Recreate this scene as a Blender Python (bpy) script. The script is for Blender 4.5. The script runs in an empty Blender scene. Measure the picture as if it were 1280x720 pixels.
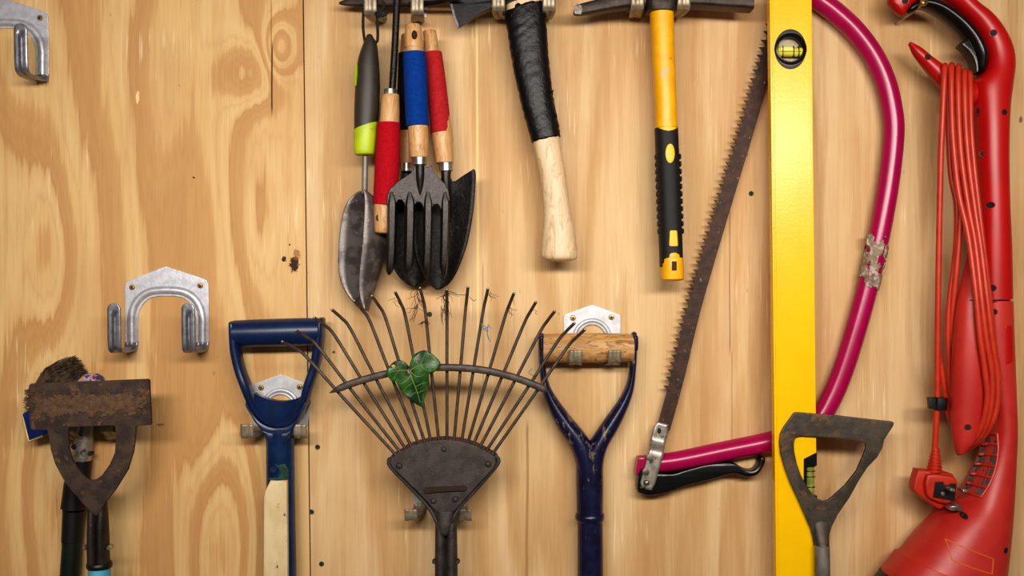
import bpy, bmesh, math, random
from mathutils import Vector
from mathutils.bvhtree import BVHTree
from mathutils import noise as mnoise

random.seed(7)
C = bpy.context.scene.collection
D = 1300.0          # camera distance from the board, mm
ZC = 1.5            # height of the optical axis, m
V = Vector


# ------------------------------------------------------------------ frames
class Frame:
    """Millimetre drawing frame of one tool: (across, down, out from board)."""
    def __init__(s, dref, lift=0):
        dref += lift
        s.lift = lift
        s.dref = dref
        s.k = (D - dref) / D * 0.001

    def at(s, x, y, d):
        """drawing position, at this tool's scale, of a point measured at depth d"""
        c = (D - d - s.lift) / (D - s.dref)
        return 640 + (x - 640) * c, 360 + (y - 360) * c

    def p(s, x, y, d):
        return V(((x - 640) * s.k, -(d + s.lift) * 0.001, ZC + (360 - y) * s.k))


# ------------------------------------------------------------------ materials
def lin(c):
    r = []
    for v in c[:3]:
        v = v / 255.0
        r.append(v / 12.92 if v <= 0.04045 else ((v + 0.055) / 1.055) ** 2.4)
    return (r[0], r[1], r[2], 1.0)


class NT:
    def __init__(s, name):
        s.m = bpy.data.materials.new(name)
        s.m.use_nodes = True
        s.t = s.m.node_tree
        s.t.nodes.clear()
        s.out = s.n('ShaderNodeOutputMaterial')
        s.b = s.n('ShaderNodeBsdfPrincipled')
        s.l(s.b.outputs[0], s.out.inputs[0])
        s.co = s.n('ShaderNodeTexCoord').outputs['Object']

    def n(s, k):
        return s.t.nodes.new(k)

    def l(s, a, b):
        s.t.links.new(a, b)

    def put(s, v, i):
        if isinstance(v, (int, float)):
            i.default_value = v
        elif isinstance(v, tuple):
            i.default_value = v
        else:
            s.l(v, i)

    def math(s, op, a, b=0.0, c=None, clamp=False):
        n = s.n('ShaderNodeMath')
        n.operation = op
        n.use_clamp = clamp
        s.put(a, n.inputs[0])
        s.put(b, n.inputs[1])
        if c is not None:
            s.put(c, n.inputs[2])
        return n.outputs[0]

    def scaled(s, sc, off=(0, 0, 0)):
        n = s.n('ShaderNodeMapping')
        n.inputs['Scale'].default_value = sc
        n.inputs['Location'].default_value = off
        s.l(s.co, n.inputs[0])
        return n.outputs[0]

    def noise(s, vec, scale=1.0, detail=2.0, rough=0.5, dist=0.0):
        n = s.n('ShaderNodeTexNoise')
        s.l(vec, n.inputs['Vector'])
        n.inputs['Scale'].default_value = scale
        n.inputs['Detail'].default_value = detail
        n.inputs['Roughness'].default_value = rough
        n.inputs['Distortion'].default_value = dist
        return n.outputs[0]

    def ramp(s, f, stops, interp='LINEAR'):
        n = s.n('ShaderNodeValToRGB')
        n.color_ramp.interpolation = interp
        e = n.color_ramp.elements
        while len(e) > 1:
            e.remove(e[-1])
        for i, (p, c) in enumerate(stops):
            if i == 0:
                e[0].position = p
                q = e[0]
            else:
                q = e.new(p)
            q.color = lin(c) if not isinstance(c, float) else (c, c, c, 1)
        s.l(f, n.inputs[0])
        return n.outputs[0]

    def step(s, f, a, b):
        n = s.n('ShaderNodeMapRange')
        n.interpolation_type = 'SMOOTHSTEP'
        s.l(f, n.inputs[0])
        n.inputs[1].default_value = a
        n.inputs[2].default_value = b
        n.inputs[3].default_value = 0.0
        n.inputs[4].default_value = 1.0
        return n.outputs[0]

    def mix(s, f, a, b, mode='MIX'):
        n = s.n('ShaderNodeMix')
        n.data_type = 'RGBA'
        n.blend_type = mode
        s.put(f, n.inputs[0])
        s.put(a, n.inputs[6])
        s.put(b, n.inputs[7])
        return n.outputs[2]

    def bump(s, h, strength, dist=0.001):
        n = s.n('ShaderNodeBump')
        n.inputs['Strength'].default_value = strength
        n.inputs['Distance'].default_value = dist
        s.l(h, n.inputs['Height'])
        s.l(n.outputs[0], s.b.inputs['Normal'])


def M(name, c1, c2=None, rough=0.5, metal=0.0, scale=60, stretch=(1, 1, 1), lo=0.38, hi=0.62,
      chip=None, chip_scale=90, chip_at=0.66, chip_stretch=(1, 1, 1), bump=0.0, bump_scale=400,
      coat=0.0, spec=0.5, rough_var=0.0, bump_dist=0.001):
    t = NT(name)
    col = lin(c1)
    if c2:
        f = t.noise(t.scaled(tuple(scale * q for q in stretch)), 1.0, 5, 0.62)
        col = t.mix(t.step(f, lo, hi), lin(c1), lin(c2))
        if rough_var:
            t.l(t.math('MULTIPLY_ADD', f, rough_var, rough - rough_var * 0.5), t.b.inputs['Roughness'])
    if chip:
        g = t.noise(t.scaled(tuple(chip_scale * q for q in chip_stretch), (3.1, 1.7, 5.3)), 1.0, 6, 0.68)
        col = t.mix(t.step(g, chip_at - 0.055, chip_at - 0.015), col, lin(chip))
    t.put(col, t.b.inputs['Base Color'])
    if not (c2 and rough_var):
        t.b.inputs['Roughness'].default_value = rough
    t.b.inputs['Metallic'].default_value = metal
    t.b.inputs['Specular IOR Level'].default_value = spec
    t.b.inputs['Coat Weight'].default_value = coat
    t.b.inputs['Coat Roughness'].default_value = 0.15
    if bump:
        t.bump(t.noise(t.scaled((1, 1, 1)), bump_scale, 3, 0.6), bump, bump_dist)
    return t.m


def plywood(name, side):
    t = NT(name)
    sep = t.n('ShaderNodeSeparateXYZ')
    t.l(t.co, sep.inputs[0])
    X, Z = sep.outputs[0], sep.outputs[2]
    U = t.math('MULTIPLY_ADD', X, 1000.0, 640.0)
    Wv = t.math('MULTIPLY_ADD', Z, -1000.0, 360.0 + ZC * 1000)

    def gauss(cx, cy, sx, sy, amp):
        a = t.math('DIVIDE', t.math('SUBTRACT', U, cx), sx)
        b = t.math('DIVIDE', t.math('SUBTRACT', Wv, cy), sy)
        r = t.math('ADD', t.math('MULTIPLY', a, a), t.math('MULTIPLY', b, b))
        e = t.math('EXPONENT', t.math('MULTIPLY', r, -1.0))
        return t.math('MULTIPLY', e, amp)

    def streak(c, slope, w, y0, y1, wob=3.0):
        q = t.math('SUBTRACT', U, c)
        q = t.math('SUBTRACT', q, t.math('MULTIPLY', Wv, slope))
        q = t.math('ADD', q, t.math('MULTIPLY', t.math('SUBTRACT', t.noise(t.scaled((1, 1, 9)), 1, 2), 0.5), wob))
        q = t.step(t.math('ABSOLUTE', q), w, w * 0.35)
        a = t.step(Wv, y0 - 8, y0 + 8)
        b = t.step(Wv, y1 + 8, y1 - 8)
        return t.math('MULTIPLY', q, t.math('MULTIPLY', a, b))

    jag = t.noise(t.scaled((170, 1, 9)), 1, 3, 0.6)
    jagc = t.math('SUBTRACT', jag, 0.5)
    fib = t.noise(t.scaled((650, 1, 11)), 1, 3, 0.7)
    mid = t.noise(t.scaled((70, 1, 3.0)), 1, 3, 0.55)
    blot = t.noise(t.scaled((9, 1, 5)), 1, 3, 0.55)
    if side == 'left':
        low = t.noise(t.scaled((4.2, 1, 1.5), (1.3, 0, 0.4)), 1, 1.5, 0.45)
        low2 = t.noise(t.scaled((13, 1, 3.2), (2.3, 0, 1.4)), 1, 1, 0.4)
        f = t.math('MULTIPLY_ADD', low, 2.2, t.math('DIVIDE', U, 100.0))
        f = t.math('MULTIPLY_ADD', low2, 0.8, f)
        for g in ((350, 62, 20, 36, 2.4), (318, 92, 46, 40, -1.2), (200, 150, 45, 200, 0.7),
                  (322, 260, 26, 110, 0.8), (60, 640, 46, 170, 1.5), (280, 680, 52, 170, -2.4),
                  (60, 330, 30, 110, -0.9), (255, 540, 25, 80, 0.6), (20, 60, 30, 90, 0.7)):
            f = t.math('ADD', f, gauss(*g))
        f = t.math('MULTIPLY_ADD', jagc, 0.42, f)
        fr = t.math('FRACT', f)
        col = t.ramp(fr, [(0.0, (218, 180, 124)), (0.30, (223, 188, 134)), (0.43, (215, 175, 120)), (0.50, (194, 149, 96)),
                          (0.58, (198, 153, 100)), (0.66, (193, 147, 94)), (0.78, (200, 156, 102)), (0.92, (205, 161, 107)), (1.0, (218, 180, 124))])
        fr2 = t.math('FRACT', t.math('MULTIPLY', f, 3.0))
        fine = t.ramp(fr2, [(0.0, 0.0), (0.35, 0.05), (0.5, 1.0), (0.62, 0.35), (1.0, 0.0)])
        col = t.mix(t.math('MULTIPLY', fine, 0.22), col, lin((178, 126, 76)))
        tint = (236, 196, 140)
    else:
        low = t.noise(t.scaled((7.0, 1, 0.9), (5.7, 0, 2.2)), 1, 2, 0.5)
        f = t.math('MULTIPLY_ADD', low, 5.0, t.math('DIVIDE', U, 260.0))
        f = t.math('MULTIPLY_ADD', jagc, 0.55, f)
        fr = t.math('FRACT', f)
        col = t.ramp(fr, [(0.0, (213, 179, 132)), (0.35, (219, 188, 144)), (0.5, (206, 170, 122)), (0.62, (194, 156, 108)),
                          (0.85, (204, 167, 119)), (1.0, (213, 179, 132))])
        tint = (240, 206, 158)
    # fibre, pores, sanding streaks
    col = t.mix(t.math('MULTIPLY', t.step(fib, 0.50, 0.72), 0.30), col, lin((170, 120, 74)))
    col = t.mix(t.math('MULTIPLY', t.step(mid, 0.45, 0.68), 0.28), col, lin((184, 134, 86)))
    col = t.mix(t.math('MULTIPLY', t.step(blot, 0.48, 0.70), 0.30), col, lin((188, 136, 88)))
    white = t.math('MULTIPLY', t.step(t.noise(t.scaled((300, 1, 13), (4, 0, 7)), 1, 2), 0.58, 0.70),
                   t.step(t.noise(t.scaled((9, 1, 7), (7, 0, 3)), 1, 2), 0.53, 0.66))
    col = t.mix(t.math('MULTIPLY', white, 0.7), col, lin((240, 212, 172)))
    fleck = t.step(t.noise(t.scaled((230, 1, 55), (1, 0, 9)), 1, 2), 0.735, 0.78)
    col = t.mix(t.math('MULTIPLY', fleck, 0.6), col, lin((96, 62, 36)))

    def spot(cx, cy, sx, sy, c, k=1.0):
        nonlocal col
        g = gauss(cx, cy, sx, sy, 1.0)
        w = t.math('MULTIPLY_ADD', t.math('SUBTRACT', t.noise(t.scaled((260, 1, 260)), 1, 3, 0.7), 0.5), 1.5, g)
        col = t.mix(t.math('MULTIPLY', t.step(w, 0.42, 0.62), k), col, lin(c))

    def line(c, args, k=1.0):
        nonlocal col
        col = t.mix(t.math('MULTIPLY', streak(*args), k), col, lin(c))

    if side == 'left':
        spot(368, 330, 7, 12, (60, 34, 18)); spot(371, 318, 5, 9, (140, 84, 40), 0.7)
        spot(355, 324, 3.5, 4, (52, 30, 18)); spot(362, 306, 1.5, 1.5, (52, 30, 18))
        line((84, 50, 24), (340, 0.0, 1.5, 55, 140, 2)); line((120, 76, 40), (339, 0.0, 1.2, 0, 60, 2), 0.6)
        spot(172, 122, 2.5, 10, (240, 208, 150)); spot(242, 222, 2, 1.5, (60, 40, 24))
        spot(200, 531, 6, 2, (96, 62, 34), 0.6)
    else:
        line((244, 206, 146), (596, 0.004, 2.0, -300, 430, 3), 0.8)
        line((120, 78, 44), (912, 0.0, 0.9, 240, 440, 2), 0.75); line((160, 112, 72), (915, 0.0, 1.2, 440, 560, 2), 0.5)
        line((150, 104, 62), (662, -0.005, 2.2, 530, 900, 6), 0.6)
        line((152, 104, 62), (604, 0.0, 1.6, 330, 500, 6), 0.45)
        spot(417, 440, 3, 2, (110, 74, 40)); spot(1276, 150, 3, 5, (120, 74, 44), 0.8)
    t.put(col, t.b.inputs['Base Color'])
    t.b.inputs['Roughness'].default_value = 0.62
    t.b.inputs['Specular IOR Level'].default_value = 0.28
    t.bump(t.math('ADD', fib, t.math('MULTIPLY', mid, 0.6)), 0.16, 0.001)
    return t.m


m_galv = M('galvanised', (206, 206, 212), (184, 184, 192), 0.4, 0.5, 140, bump=0.12, bump_scale=500, rough_var=0.2)
m_galv2 = M('zinc', (198, 198, 201), (180, 180, 184), 0.45, 0.4, 110, bump=0.08, bump_scale=500)
m_galv_shade = M('galvanised_shaded', (150, 150, 156), (126, 126, 134), 0.36, 0.7, 140, bump=0.12, bump_scale=500)  # darker copy of the galvanised sheet, prong shade put into the colour
m_zinc_reflect = M('zinc_wood_reflection', (160, 148, 126), (130, 118, 98), 0.45, 0.45, 110, bump=0.08, bump_scale=500)  # zinc tinted tan, the wood's reflection painted into the prongs
m_brass = M('brass', (205, 165, 95), (150, 112, 60), 0.35, 0.8, 300)
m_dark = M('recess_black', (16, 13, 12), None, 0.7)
m_green = M('corroded_screw', (70, 92, 66), (30, 36, 26), 0.6, 0.3, 400)
m_steel = M('bright_steel', (190, 186, 180), (140, 134, 126), 0.3, 0.85, 120)
m_worn = M('worn_steel', (182, 174, 164), (150, 142, 132), 0.4, 0.7, 120, chip=(96, 84, 72), chip_scale=90, chip_at=0.64)
m_blue = M('blue_plastic', (10, 32, 68), (14, 38, 78), 0.34, 0, 60, bump=0.04, bump_scale=700, chip=(90, 104, 132), chip_scale=150, chip_at=0.78)
m_bluetube = M('blue_enamel', (8, 36, 72), (12, 48, 88), 0.28, 0, 30, chip=(28, 34, 48), chip_scale=70, chip_at=0.7)
m_cream = M('cream_paint', (220, 198, 156), (206, 182, 138), 0.5, 0, 50, stretch=(1, 1, .4), chip=(60, 48, 36), chip_scale=110, chip_stretch=(1, 1, .6), chip_at=0.665)
m_greenpaint = M('green_paint', (16, 74, 52), (12, 46, 40), 0.5, 0, 200)
m_navy = M('navy_enamel', (18, 18, 48), (24, 26, 62), 0.3, 0, 60, chip=(112, 98, 80), chip_scale=95, chip_at=0.635, chip_stretch=(1.3, 1, .6), bump=0.15, bump_scale=300)
m_navy2 = M('navy_shaft', (18, 18, 46), (26, 28, 62), 0.28, 0, 60, chip=(96, 88, 84), chip_scale=110, chip_at=0.70, chip_stretch=(1.6, 1, .5), bump=0.15, bump_scale=350)


def grainwood(name, a, b, c, sx, sz, rough=0.5, dirt=None):
    t = NT(name)
    w = t.noise(t.scaled((sx, sx * 0.6, sz)), 1.0, 3, 0.6, 0.8)
    w = t.math('FRACT', t.math('MULTIPLY', w, 4.0))
    col = t.ramp(w, [(0.0, a), (0.5, b), (0.82, b), (0.9, c), (1.0, a)])
    fn = t.noise(t.scaled((sx * 8, sx * 8, sz * 8)), 1, 3)
    col = t.mix(t.math('MULTIPLY', t.step(fn, 0.5, 0.7), 0.35), col, lin(c))
    if dirt:
        col = t.mix(t.math('MULTIPLY', t.step(t.noise(t.scaled((60, 60, 30)), 1, 5, 0.7), 0.56, 0.7), 0.8), col, lin(dirt))
    t.put(col, t.b.inputs['Base Color'])
    t.b.inputs['Roughness'].default_value = rough
    t.bump(fn, 0.15)
    return t.m


m_gripwood = grainwood('grip_wood', (204, 162, 104), (184, 138, 84), (128, 84, 44), 14, 120, 0.55)
m_beech = grainwood('beech', (208, 164, 112), (196, 150, 98), (174, 128, 80), 120, 14, 0.42, (120, 76, 42))
m_beech2 = grainwood('beech_dark', (176, 130, 84), (164, 118, 74), (140, 98, 58), 120, 14, 0.45)
m_ash = grainwood('ash_handle', (224, 198, 162), (214, 186, 148), (194, 158, 118), 60, 9, 0.5, (164, 128, 92))
m_tan = M('tan_wood', (200, 170, 118), (180, 148, 98), 0.6, 0, 60, stretch=(.3, 1, 1))
m_rakeiron = M('rake_iron', (58, 52, 50), (76, 68, 64), 0.62, 0.35, 60, chip=(98, 86, 78), chip_scale=420, chip_at=0.66, bump=0.35, bump_scale=450)
m_tine = M('tine_steel', (72, 62, 56), (92, 78, 66), 0.5, 0.45, 120, bump=0.2)
m_tip = M('tine_tip', (138, 128, 118), None, 0.4, 0.6)
m_bar = M('bar_steel', (88, 78, 74), (66, 58, 54), 0.55, 0.4, 90, bump=0.2)
m_dirt = M('dry_dirt', (48, 33, 25), (58, 42, 31), 0.95, 0, 500, bump=0.9, bump_scale=350)
m_rustedge = M('rust_edge', (84, 50, 32), (52, 34, 26), 0.8, 0.1, 200, bump=0.5)
m_leaf = M('ivy_green', (34, 70, 22), (52, 96, 32), 0.36, 0, 110, chip=(24, 52, 18), chip_scale=60, chip_at=0.55, bump=0.25, bump_scale=170)
m_vein = M('vein_green', (112, 146, 78), None, 0.5)
m_stalk = M('stalk', (150, 110, 90), None, 0.6)
m_root = M('root', (70, 48, 34), (44, 30, 22), 0.9, 0, 200)
m_thread = M('thread', (120, 128, 142), None, 0.8)
m_rusthoe = M('rusted_iron', (58, 46, 42), (84, 66, 54), 0.75, 0.3, 38, chip=(112, 82, 58), chip_scale=75, chip_at=0.66, bump=0.7, bump_scale=260)
m_soil = M('caked_soil', (112, 86, 63), (86, 65, 49), 0.95, 0, 170, lo=.3, hi=.7, chip=(128, 90, 56), chip_scale=420, chip_at=0.68, bump=1.0, bump_scale=420, bump_dist=0.002)
m_hoesteel = M('hoe_steel', (66, 58, 50), (88, 78, 66), 0.5, 0.4, 34, chip=(108, 80, 54), chip_scale=60, chip_at=0.64, bump=0.25, bump_scale=300)
m_grey = M('grey_ferrule', (140, 134, 128), (112, 106, 100), 0.5, 0.4, 60, stretch=(1, 1, .3), chip=(80, 70, 60), chip_scale=120, chip_at=0.7)
m_socket = M('socket_iron', (40, 34, 32), (58, 48, 44), 0.5, 0.35, 60, stretch=(1, 1, .4), chip=(100, 84, 70), chip_scale=130, chip_at=0.69, bump=0.25)
m_turq = M('turquoise', (92, 178, 204), (76, 156, 186), 0.45, 0, 60)
m_blackpl = M('black_plastic', (16, 14, 16), (22, 19, 21), 0.45, 0, 60, bump=0.08)
m_blackgl = M('black_gloss', (8, 7, 8), (12, 10, 11), 0.3, 0, 60, bump=0.05)
m_pole = M('dark_green_pole', (14, 24, 18), (20, 32, 24), 0.4, 0, 60)
m_bristle = M('bristles', (100, 82, 60), (52, 40, 30), 0.8, 0, 160)
m_bluebrush = M('blue_block', (22, 46, 120), (16, 36, 100), 0.35, 0, 60, chip=(150, 160, 190), chip_scale=90, chip_at=0.68)
m_gold = M('gold_edge', (190, 170, 96), None, 0.4, 0.2)
m_sticker = M('pale_sticker', (206, 182, 172), (176, 128, 122), 0.5, 0, 90, chip=(60, 56, 150), chip_scale=60, chip_at=0.64)
m_olive = M('olive_rubber', (50, 43, 35), (56, 49, 40), 0.5, 0, 60, bump=0.06, bump_scale=600)
m_lime = M('lime_rubber', (178, 196, 20), (164, 182, 16), 0.45, 0, 60, chip=(110, 110, 30), chip_scale=200, chip_at=0.72)
m_cord = M('black_cord', (26, 22, 18), None, 0.8, bump=0.3)
m_scoop = M('scoop_steel', (128, 120, 118), (104, 98, 96), 0.42, 0.5, 50, chip=(66, 58, 54), chip_scale=80, chip_at=0.64, bump=0.15)
m_scoopin = M('scoop_soil', (118, 110, 108), (84, 77, 75), 0.42, 0.45, 45, lo=.44, hi=.58, chip=(160, 149, 140), chip_scale=75, chip_at=0.685, bump=0.15)
m_hammer = M('hammered_black', (26, 22, 21), (58, 52, 49), 0.28, 0.55, 900, lo=0.42, hi=0.6, bump=0.3, bump_scale=1100)
m_hammer2 = M('hammered_dark', (20, 17, 16), (34, 28, 25), 0.45, 0.5, 120, bump=0.6, bump_scale=300, chip=(66, 50, 40), chip_scale=110, chip_at=0.66)
m_redfoam = M('red_foam', (176, 10, 32), (160, 6, 26), 0.85, 0, 300, bump=0.25, bump_scale=900, spec=0.2)
m_redfoam2 = M('faded_red_foam', (178, 40, 44), (164, 30, 36), 0.85, 0, 300, bump=0.25, bump_scale=900, spec=0.2)
m_bluefoam = M('blue_foam', (0, 60, 140), (0, 52, 124), 0.85, 0, 200, bump=0.25, bump_scale=900, spec=0.2)
m_blackfoam = M('black_foam', (14, 12, 13), None, 0.9, spec=0.2)
m_rod = M('black_rod', (22, 19, 18), (34, 30, 28), 0.35, 0.4, 300, bump=0.7, bump_scale=500)
m_axe = M('axe_steel', (24, 22, 24), (36, 33, 35), 0.42, 0.5, 50, chip=(74, 70, 72), chip_scale=160, chip_at=0.72, bump=0.2, bump_scale=300)
m_bevel = M('axe_edge', (96, 92, 96), (60, 56, 60), 0.4, 0.7, 160)
m_tape = M('black_tape', (13, 11, 12), (18, 15, 16), 0.42, 0, 50, bump=0.35, bump_scale=120, bump_dist=0.003, chip=(80, 76, 76), chip_scale=170, chip_at=0.765, spec=0.35)
m_pick = M('pick_steel', (46, 38, 32), (64, 54, 46), 0.5, 0.45, 60, chip=(90, 78, 66), chip_scale=110, chip_at=0.68, bump=0.4, bump_scale=260)
m_yellow = M('yellow_fibre', (240, 176, 6), (232, 164, 4), 0.4, 0, 60, chip=(96, 70, 20), chip_scale=170, chip_at=0.715)
m_yel2 = M('yellow_insert', (238, 186, 8), None, 0.45)
m_pale = M('worn_patch', (206, 180, 130), None, 0.6)
m_rubber = M('black_rubber', (13, 12, 13), (18, 16, 16), 0.65, 0, 90, bump=0.2, bump_scale=600)
m_level = M('level_yellow', (247, 194, 0), (243, 190, 0), 0.27, 0, 30, bump=0.12, bump_scale=220, spec=0.4)
m_bezel = M('grey_bezel', (74, 72, 76), None, 0.5)
m_vial = M('vial_liquid', (226, 214, 60), (214, 200, 50), 0.12, 0, 60)
m_vial2 = M('vial_dull', (150, 156, 70), (120, 124, 60), 0.15, 0, 60)
m_vialback = M('vial_back', (172, 156, 120), (150, 134, 104), 0.4, 0, 60)
m_bubble = M('vial_bubble', (232, 232, 130), None, 0.08)
m_pink = M('magenta_enamel', (166, 4, 78), (158, 4, 72), 0.27, 0, 60, chip=(232, 200, 214), chip_scale=130, chip_at=0.79, coat=0.0)
m_rusty = M('rusty_blade', (72, 46, 32), (52, 36, 28), 0.6, 0.35, 90, chip=(150, 132, 118), chip_scale=190, chip_at=0.70, bump=0.4, bump_scale=320)
m_residue = M('tape_residue', (150, 132, 112), (120, 98, 78), 0.85, 0, 110, chip=(184, 172, 158), chip_scale=140, chip_at=0.58, bump=0.7, bump_scale=260)
m_red = M('red_plastic', (182, 14, 12), (174, 12, 10), 0.36, 0, 20, bump=0.03, bump_scale=700)
m_redold = M('faded_red_plastic', (188, 50, 41), (178, 40, 33), 0.4, 0, 26, bump=0.05, bump_scale=600, rough_var=0.15)
m_cable = M('red_cable', (192, 56, 30), (182, 48, 25), 0.4, 0, 60)
m_plug = M('red_plug', (190, 46, 24), (180, 40, 20), 0.42, 0, 60)
m_vent = M('vent_dark', (66, 56, 50), (90, 80, 72), 0.8, 0, 200)
m_orange = M('orange_line', (214, 110, 44), None, 0.5)
m_seam = M('seam_dark', (70, 12, 10), None, 0.7)
m_backing = M('backing', (60, 40, 26), None, 0.8)


# ------------------------------------------------------------------ geometry
def catmull(pts, sub, closed=False):
    n = len(pts)
    if sub <= 1 or n < 3:
        return [tuple(p) for p in pts]
    out = []
    rng = n if closed else n - 1
    for i in range(rng):
        if closed:
            p0, p1, p2, p3 = pts[(i - 1) % n], pts[i], pts[(i + 1) % n], pts[(i + 2) % n]
        else:
            p1, p2 = pts[i], pts[i + 1]
            p0 = pts[i - 1] if i else tuple(2 * a - b for a, b in zip(p1, p2))
            p3 = pts[i + 2] if i + 2 < n else tuple(2 * b - a for a, b in zip(p1, p2))
        for k in range(sub):
            t = k / sub
            out.append(tuple(0.5 * (2 * b + (c - a) * t + (2 * a - 5 * b + 4 * c - d) * t * t + (3 * b - a - 3 * c + d) * t ** 3)
                             for a, b, c, d in zip(p0, p1, p2, p3)))
    if not closed:
        out.append(tuple(pts[-1]))
    return out


class MB:
    def __init__(s, F):
        s.F = F
        s.v, s.f, s.mi = [], [], []
        s.flat = False

    def add(s, vs, fs, mi=0):
        o = len(s.v)
        s.v += [tuple(p) for p in vs]
        for f in fs:
            s.f.append([o + i for i in f])
            s.mi.append(mi)
        return s

    def rings(s, rings, mi=0, cap=True, closed_path=False):
        n = len(rings[0])
        vs = [p for r in rings for p in r]
        fs = []
        for i in range(len(rings) - (0 if closed_path else 1)):
            a, b = i * n, ((i + 1) % len(rings)) * n
            for k in range(n):
                j = (k + 1) % n
                fs.append([a + k, a + j, b + j, b + k])
        if cap and not closed_path:
            fs.append(list(range(n))[::-1])
            e = (len(rings) - 1) * n
            fs.append([e + k for k in range(n)])
        return s.add(vs, fs, mi)

    def tube(s, pts, r, n=12, sub=1, cap=True, mi=0, flat=1.0, roundcap=False, e=2.0):
        """pts (x, y, out); r = number or list; flat = depth ratio."""
        rr = [r] * len(pts) if isinstance(r, (int, float)) else list(r)
        q = catmull([tuple(p) + (a,) for p, a in zip(pts, rr)], sub)
        P = [s.F.p(*a[:3]) for a in q]
        R = [max(a[3], 0.01) * s.F.k for a in q]
        T = []
        for i in range(len(P)):
            a, b = P[max(0, i - 1)], P[min(len(P) - 1, i + 1)]
            T.append((b - a).normalized())
        N = V((0, -1, 0))
        if abs(N.dot(T[0])) > 0.9:
            N = V((0, 0, 1))
        rings = []
        for i in range(len(P)):
            N = (N - T[i] * N.dot(T[i])).normalized()
            B = T[i].cross(N)
            ring = []
            for k in range(n):
                an = 2 * math.pi * k / n
                c, w = math.cos(an), math.sin(an)
                if e != 2.0:
                    c = math.copysign(abs(c) ** (2 / e), c)
                    w = math.copysign(abs(w) ** (2 / e), w)
                ring.append((B * c + N * w * flat) * R[i])
            rings.append(ring)
        out = []
        if roundcap:
            for a in (80, 55, 28):
                ca, sa = math.cos(math.radians(a)), math.sin(math.radians(a))
                out.append([P[0] + o * ca - T[0] * R[0] * sa for o in rings[0]])
        for i in range(len(P)):
            out.append([P[i] + o for o in rings[i]])
        if roundcap:
            for a in (28, 55, 80):
                ca, sa = math.cos(math.radians(a)), math.sin(math.radians(a))
                out.append([P[-1] + o * ca + T[-1] * R[-1] * sa for o in rings[-1]])
        return s.rings(out, mi, cap)

    def spindle(s, rows, sub=5, n=24, e=2.0, cap0=0.0, cap1=0.0, mi=0, tw=None):
        """rows: (lx, ly, rx, ry, out, half_depth). Elliptic sections from left to right edge."""
        q = catmull(rows, sub)
        secs = []
        for lx, ly, rx, ry, d, h in q:
            c = V(((lx + rx) / 2, (ly + ry) / 2, d))
            sd = V(((rx - lx) / 2, (ry - ly) / 2, 0))
            secs.append((c, sd, max(h, 0.05)))
        def ring(c, sd, h, k=1.0, off=V((0, 0, 0))):
            r = []
            for i in range(n):
                an = 2 * math.pi * i / n
                cc, ss = math.cos(an), math.sin(an)
                if e != 2.0:
                    cc = math.copysign(abs(cc) ** (2 / e), cc)
                    ss = math.copysign(abs(ss) ** (2 / e), ss)
                pt = c + off + sd * cc * k + V((0, 0, h * ss * k))
                r.append(s.F.p(pt.x, pt.y, pt.z))
            return r
        out = []
        if cap0:
            t = (secs[0][0] - secs[1][0]).normalized()
            for a in (78, 50, 22):
                out.append(ring(*secs[0], math.cos(math.radians(a)), t * cap0 * math.sin(math.radians(a))))
        for c, sd, h in secs:
            out.append(ring(c, sd, h))
        if cap1:
            t = (secs[-1][0] - secs[-2][0]).normalized()
            for a in (22, 50, 78):
                out.append(ring(*secs[-1], math.cos(math.radians(a)), t * cap1 * math.sin(math.radians(a))))
        return s.rings(out, mi)

    def plate(s, outline, d0, d1, holes=(), bevel=0.6, sub=1, hsub=1, mi=0, tilt=None):
        """Flat sheet cut to an outline; d0 back, d1 front; tilt(x, y) adds to depth."""
        s.flat = True
        cu = bpy.data.curves.new('tmp', 'CURVE')
        cu.dimensions = '2D'
        cu.fill_mode = 'BOTH'
        for ol, sb in [(outline, sub)] + [(h, hsub) for h in holes]:
            pts = catmull(ol, sb, True)
            sp = cu.splines.new('POLY')
            sp.points.add(len(pts) - 1)
            for a, p in zip(sp.points, pts):
                a.co = (p[0], -p[1], 0, 1)
            sp.use_cyclic_u = True
        cu.extrude = max((d1 - d0) / 2 - bevel, 0.001)
        cu.bevel_depth = bevel
        cu.bevel_resolution = 1
        cu.offset = -bevel
        ob = bpy.data.objects.new('tmp', cu)
        C.objects.link(ob)
        dg = bpy.context.evaluated_depsgraph_get()
        me = bpy.data.meshes.new_from_object(ob.evaluated_get(dg))
        bm = bmesh.new()
        bm.from_mesh(me)
        bmesh.ops.remove_doubles(bm, verts=bm.verts, dist=0.02)
        bmesh.ops.recalc_face_normals(bm, faces=bm.faces)
        vs = []
        for v in bm.verts:
            d = (d0 + d1) / 2 + v.co.z
            if tilt:
                d += tilt(v.co.x, -v.co.y)
            vs.append(s.F.p(v.co.x, -v.co.y, d))
        bm.verts.index_update()
        s.add(vs, [[q.index for q in f.verts] for f in bm.faces], mi)
        bm.free()
        bpy.data.objects.remove(ob)
        bpy.data.curves.remove(cu)
        bpy.data.meshes.remove(me)
        return s

    def turn(s, x, y, prof, n=20, sx=1.0, sy=1.0, mi=0, cap=True):
        """Lathe about the outward axis; prof = [(radius, out)]."""
        rings = []
        for r, d in prof:
            rings.append([s.F.p(x + r * sx * math.cos(2 * math.pi * k / n), y + r * sy * math.sin(2 * math.pi * k / n), d) for k in range(n)])
        return s.rings(rings, mi, cap)

    def grid(s, rows, mi=0):
        m = len(rows[0])
        vs = [p for r in rows for p in r]
        fs = [[i * m + k, i * m + k + 1, (i + 1) * m + k + 1, (i + 1) * m + k] for i in range(len(rows) - 1) for k in range(m - 1)]
        return s.add(vs, fs, mi)

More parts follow.
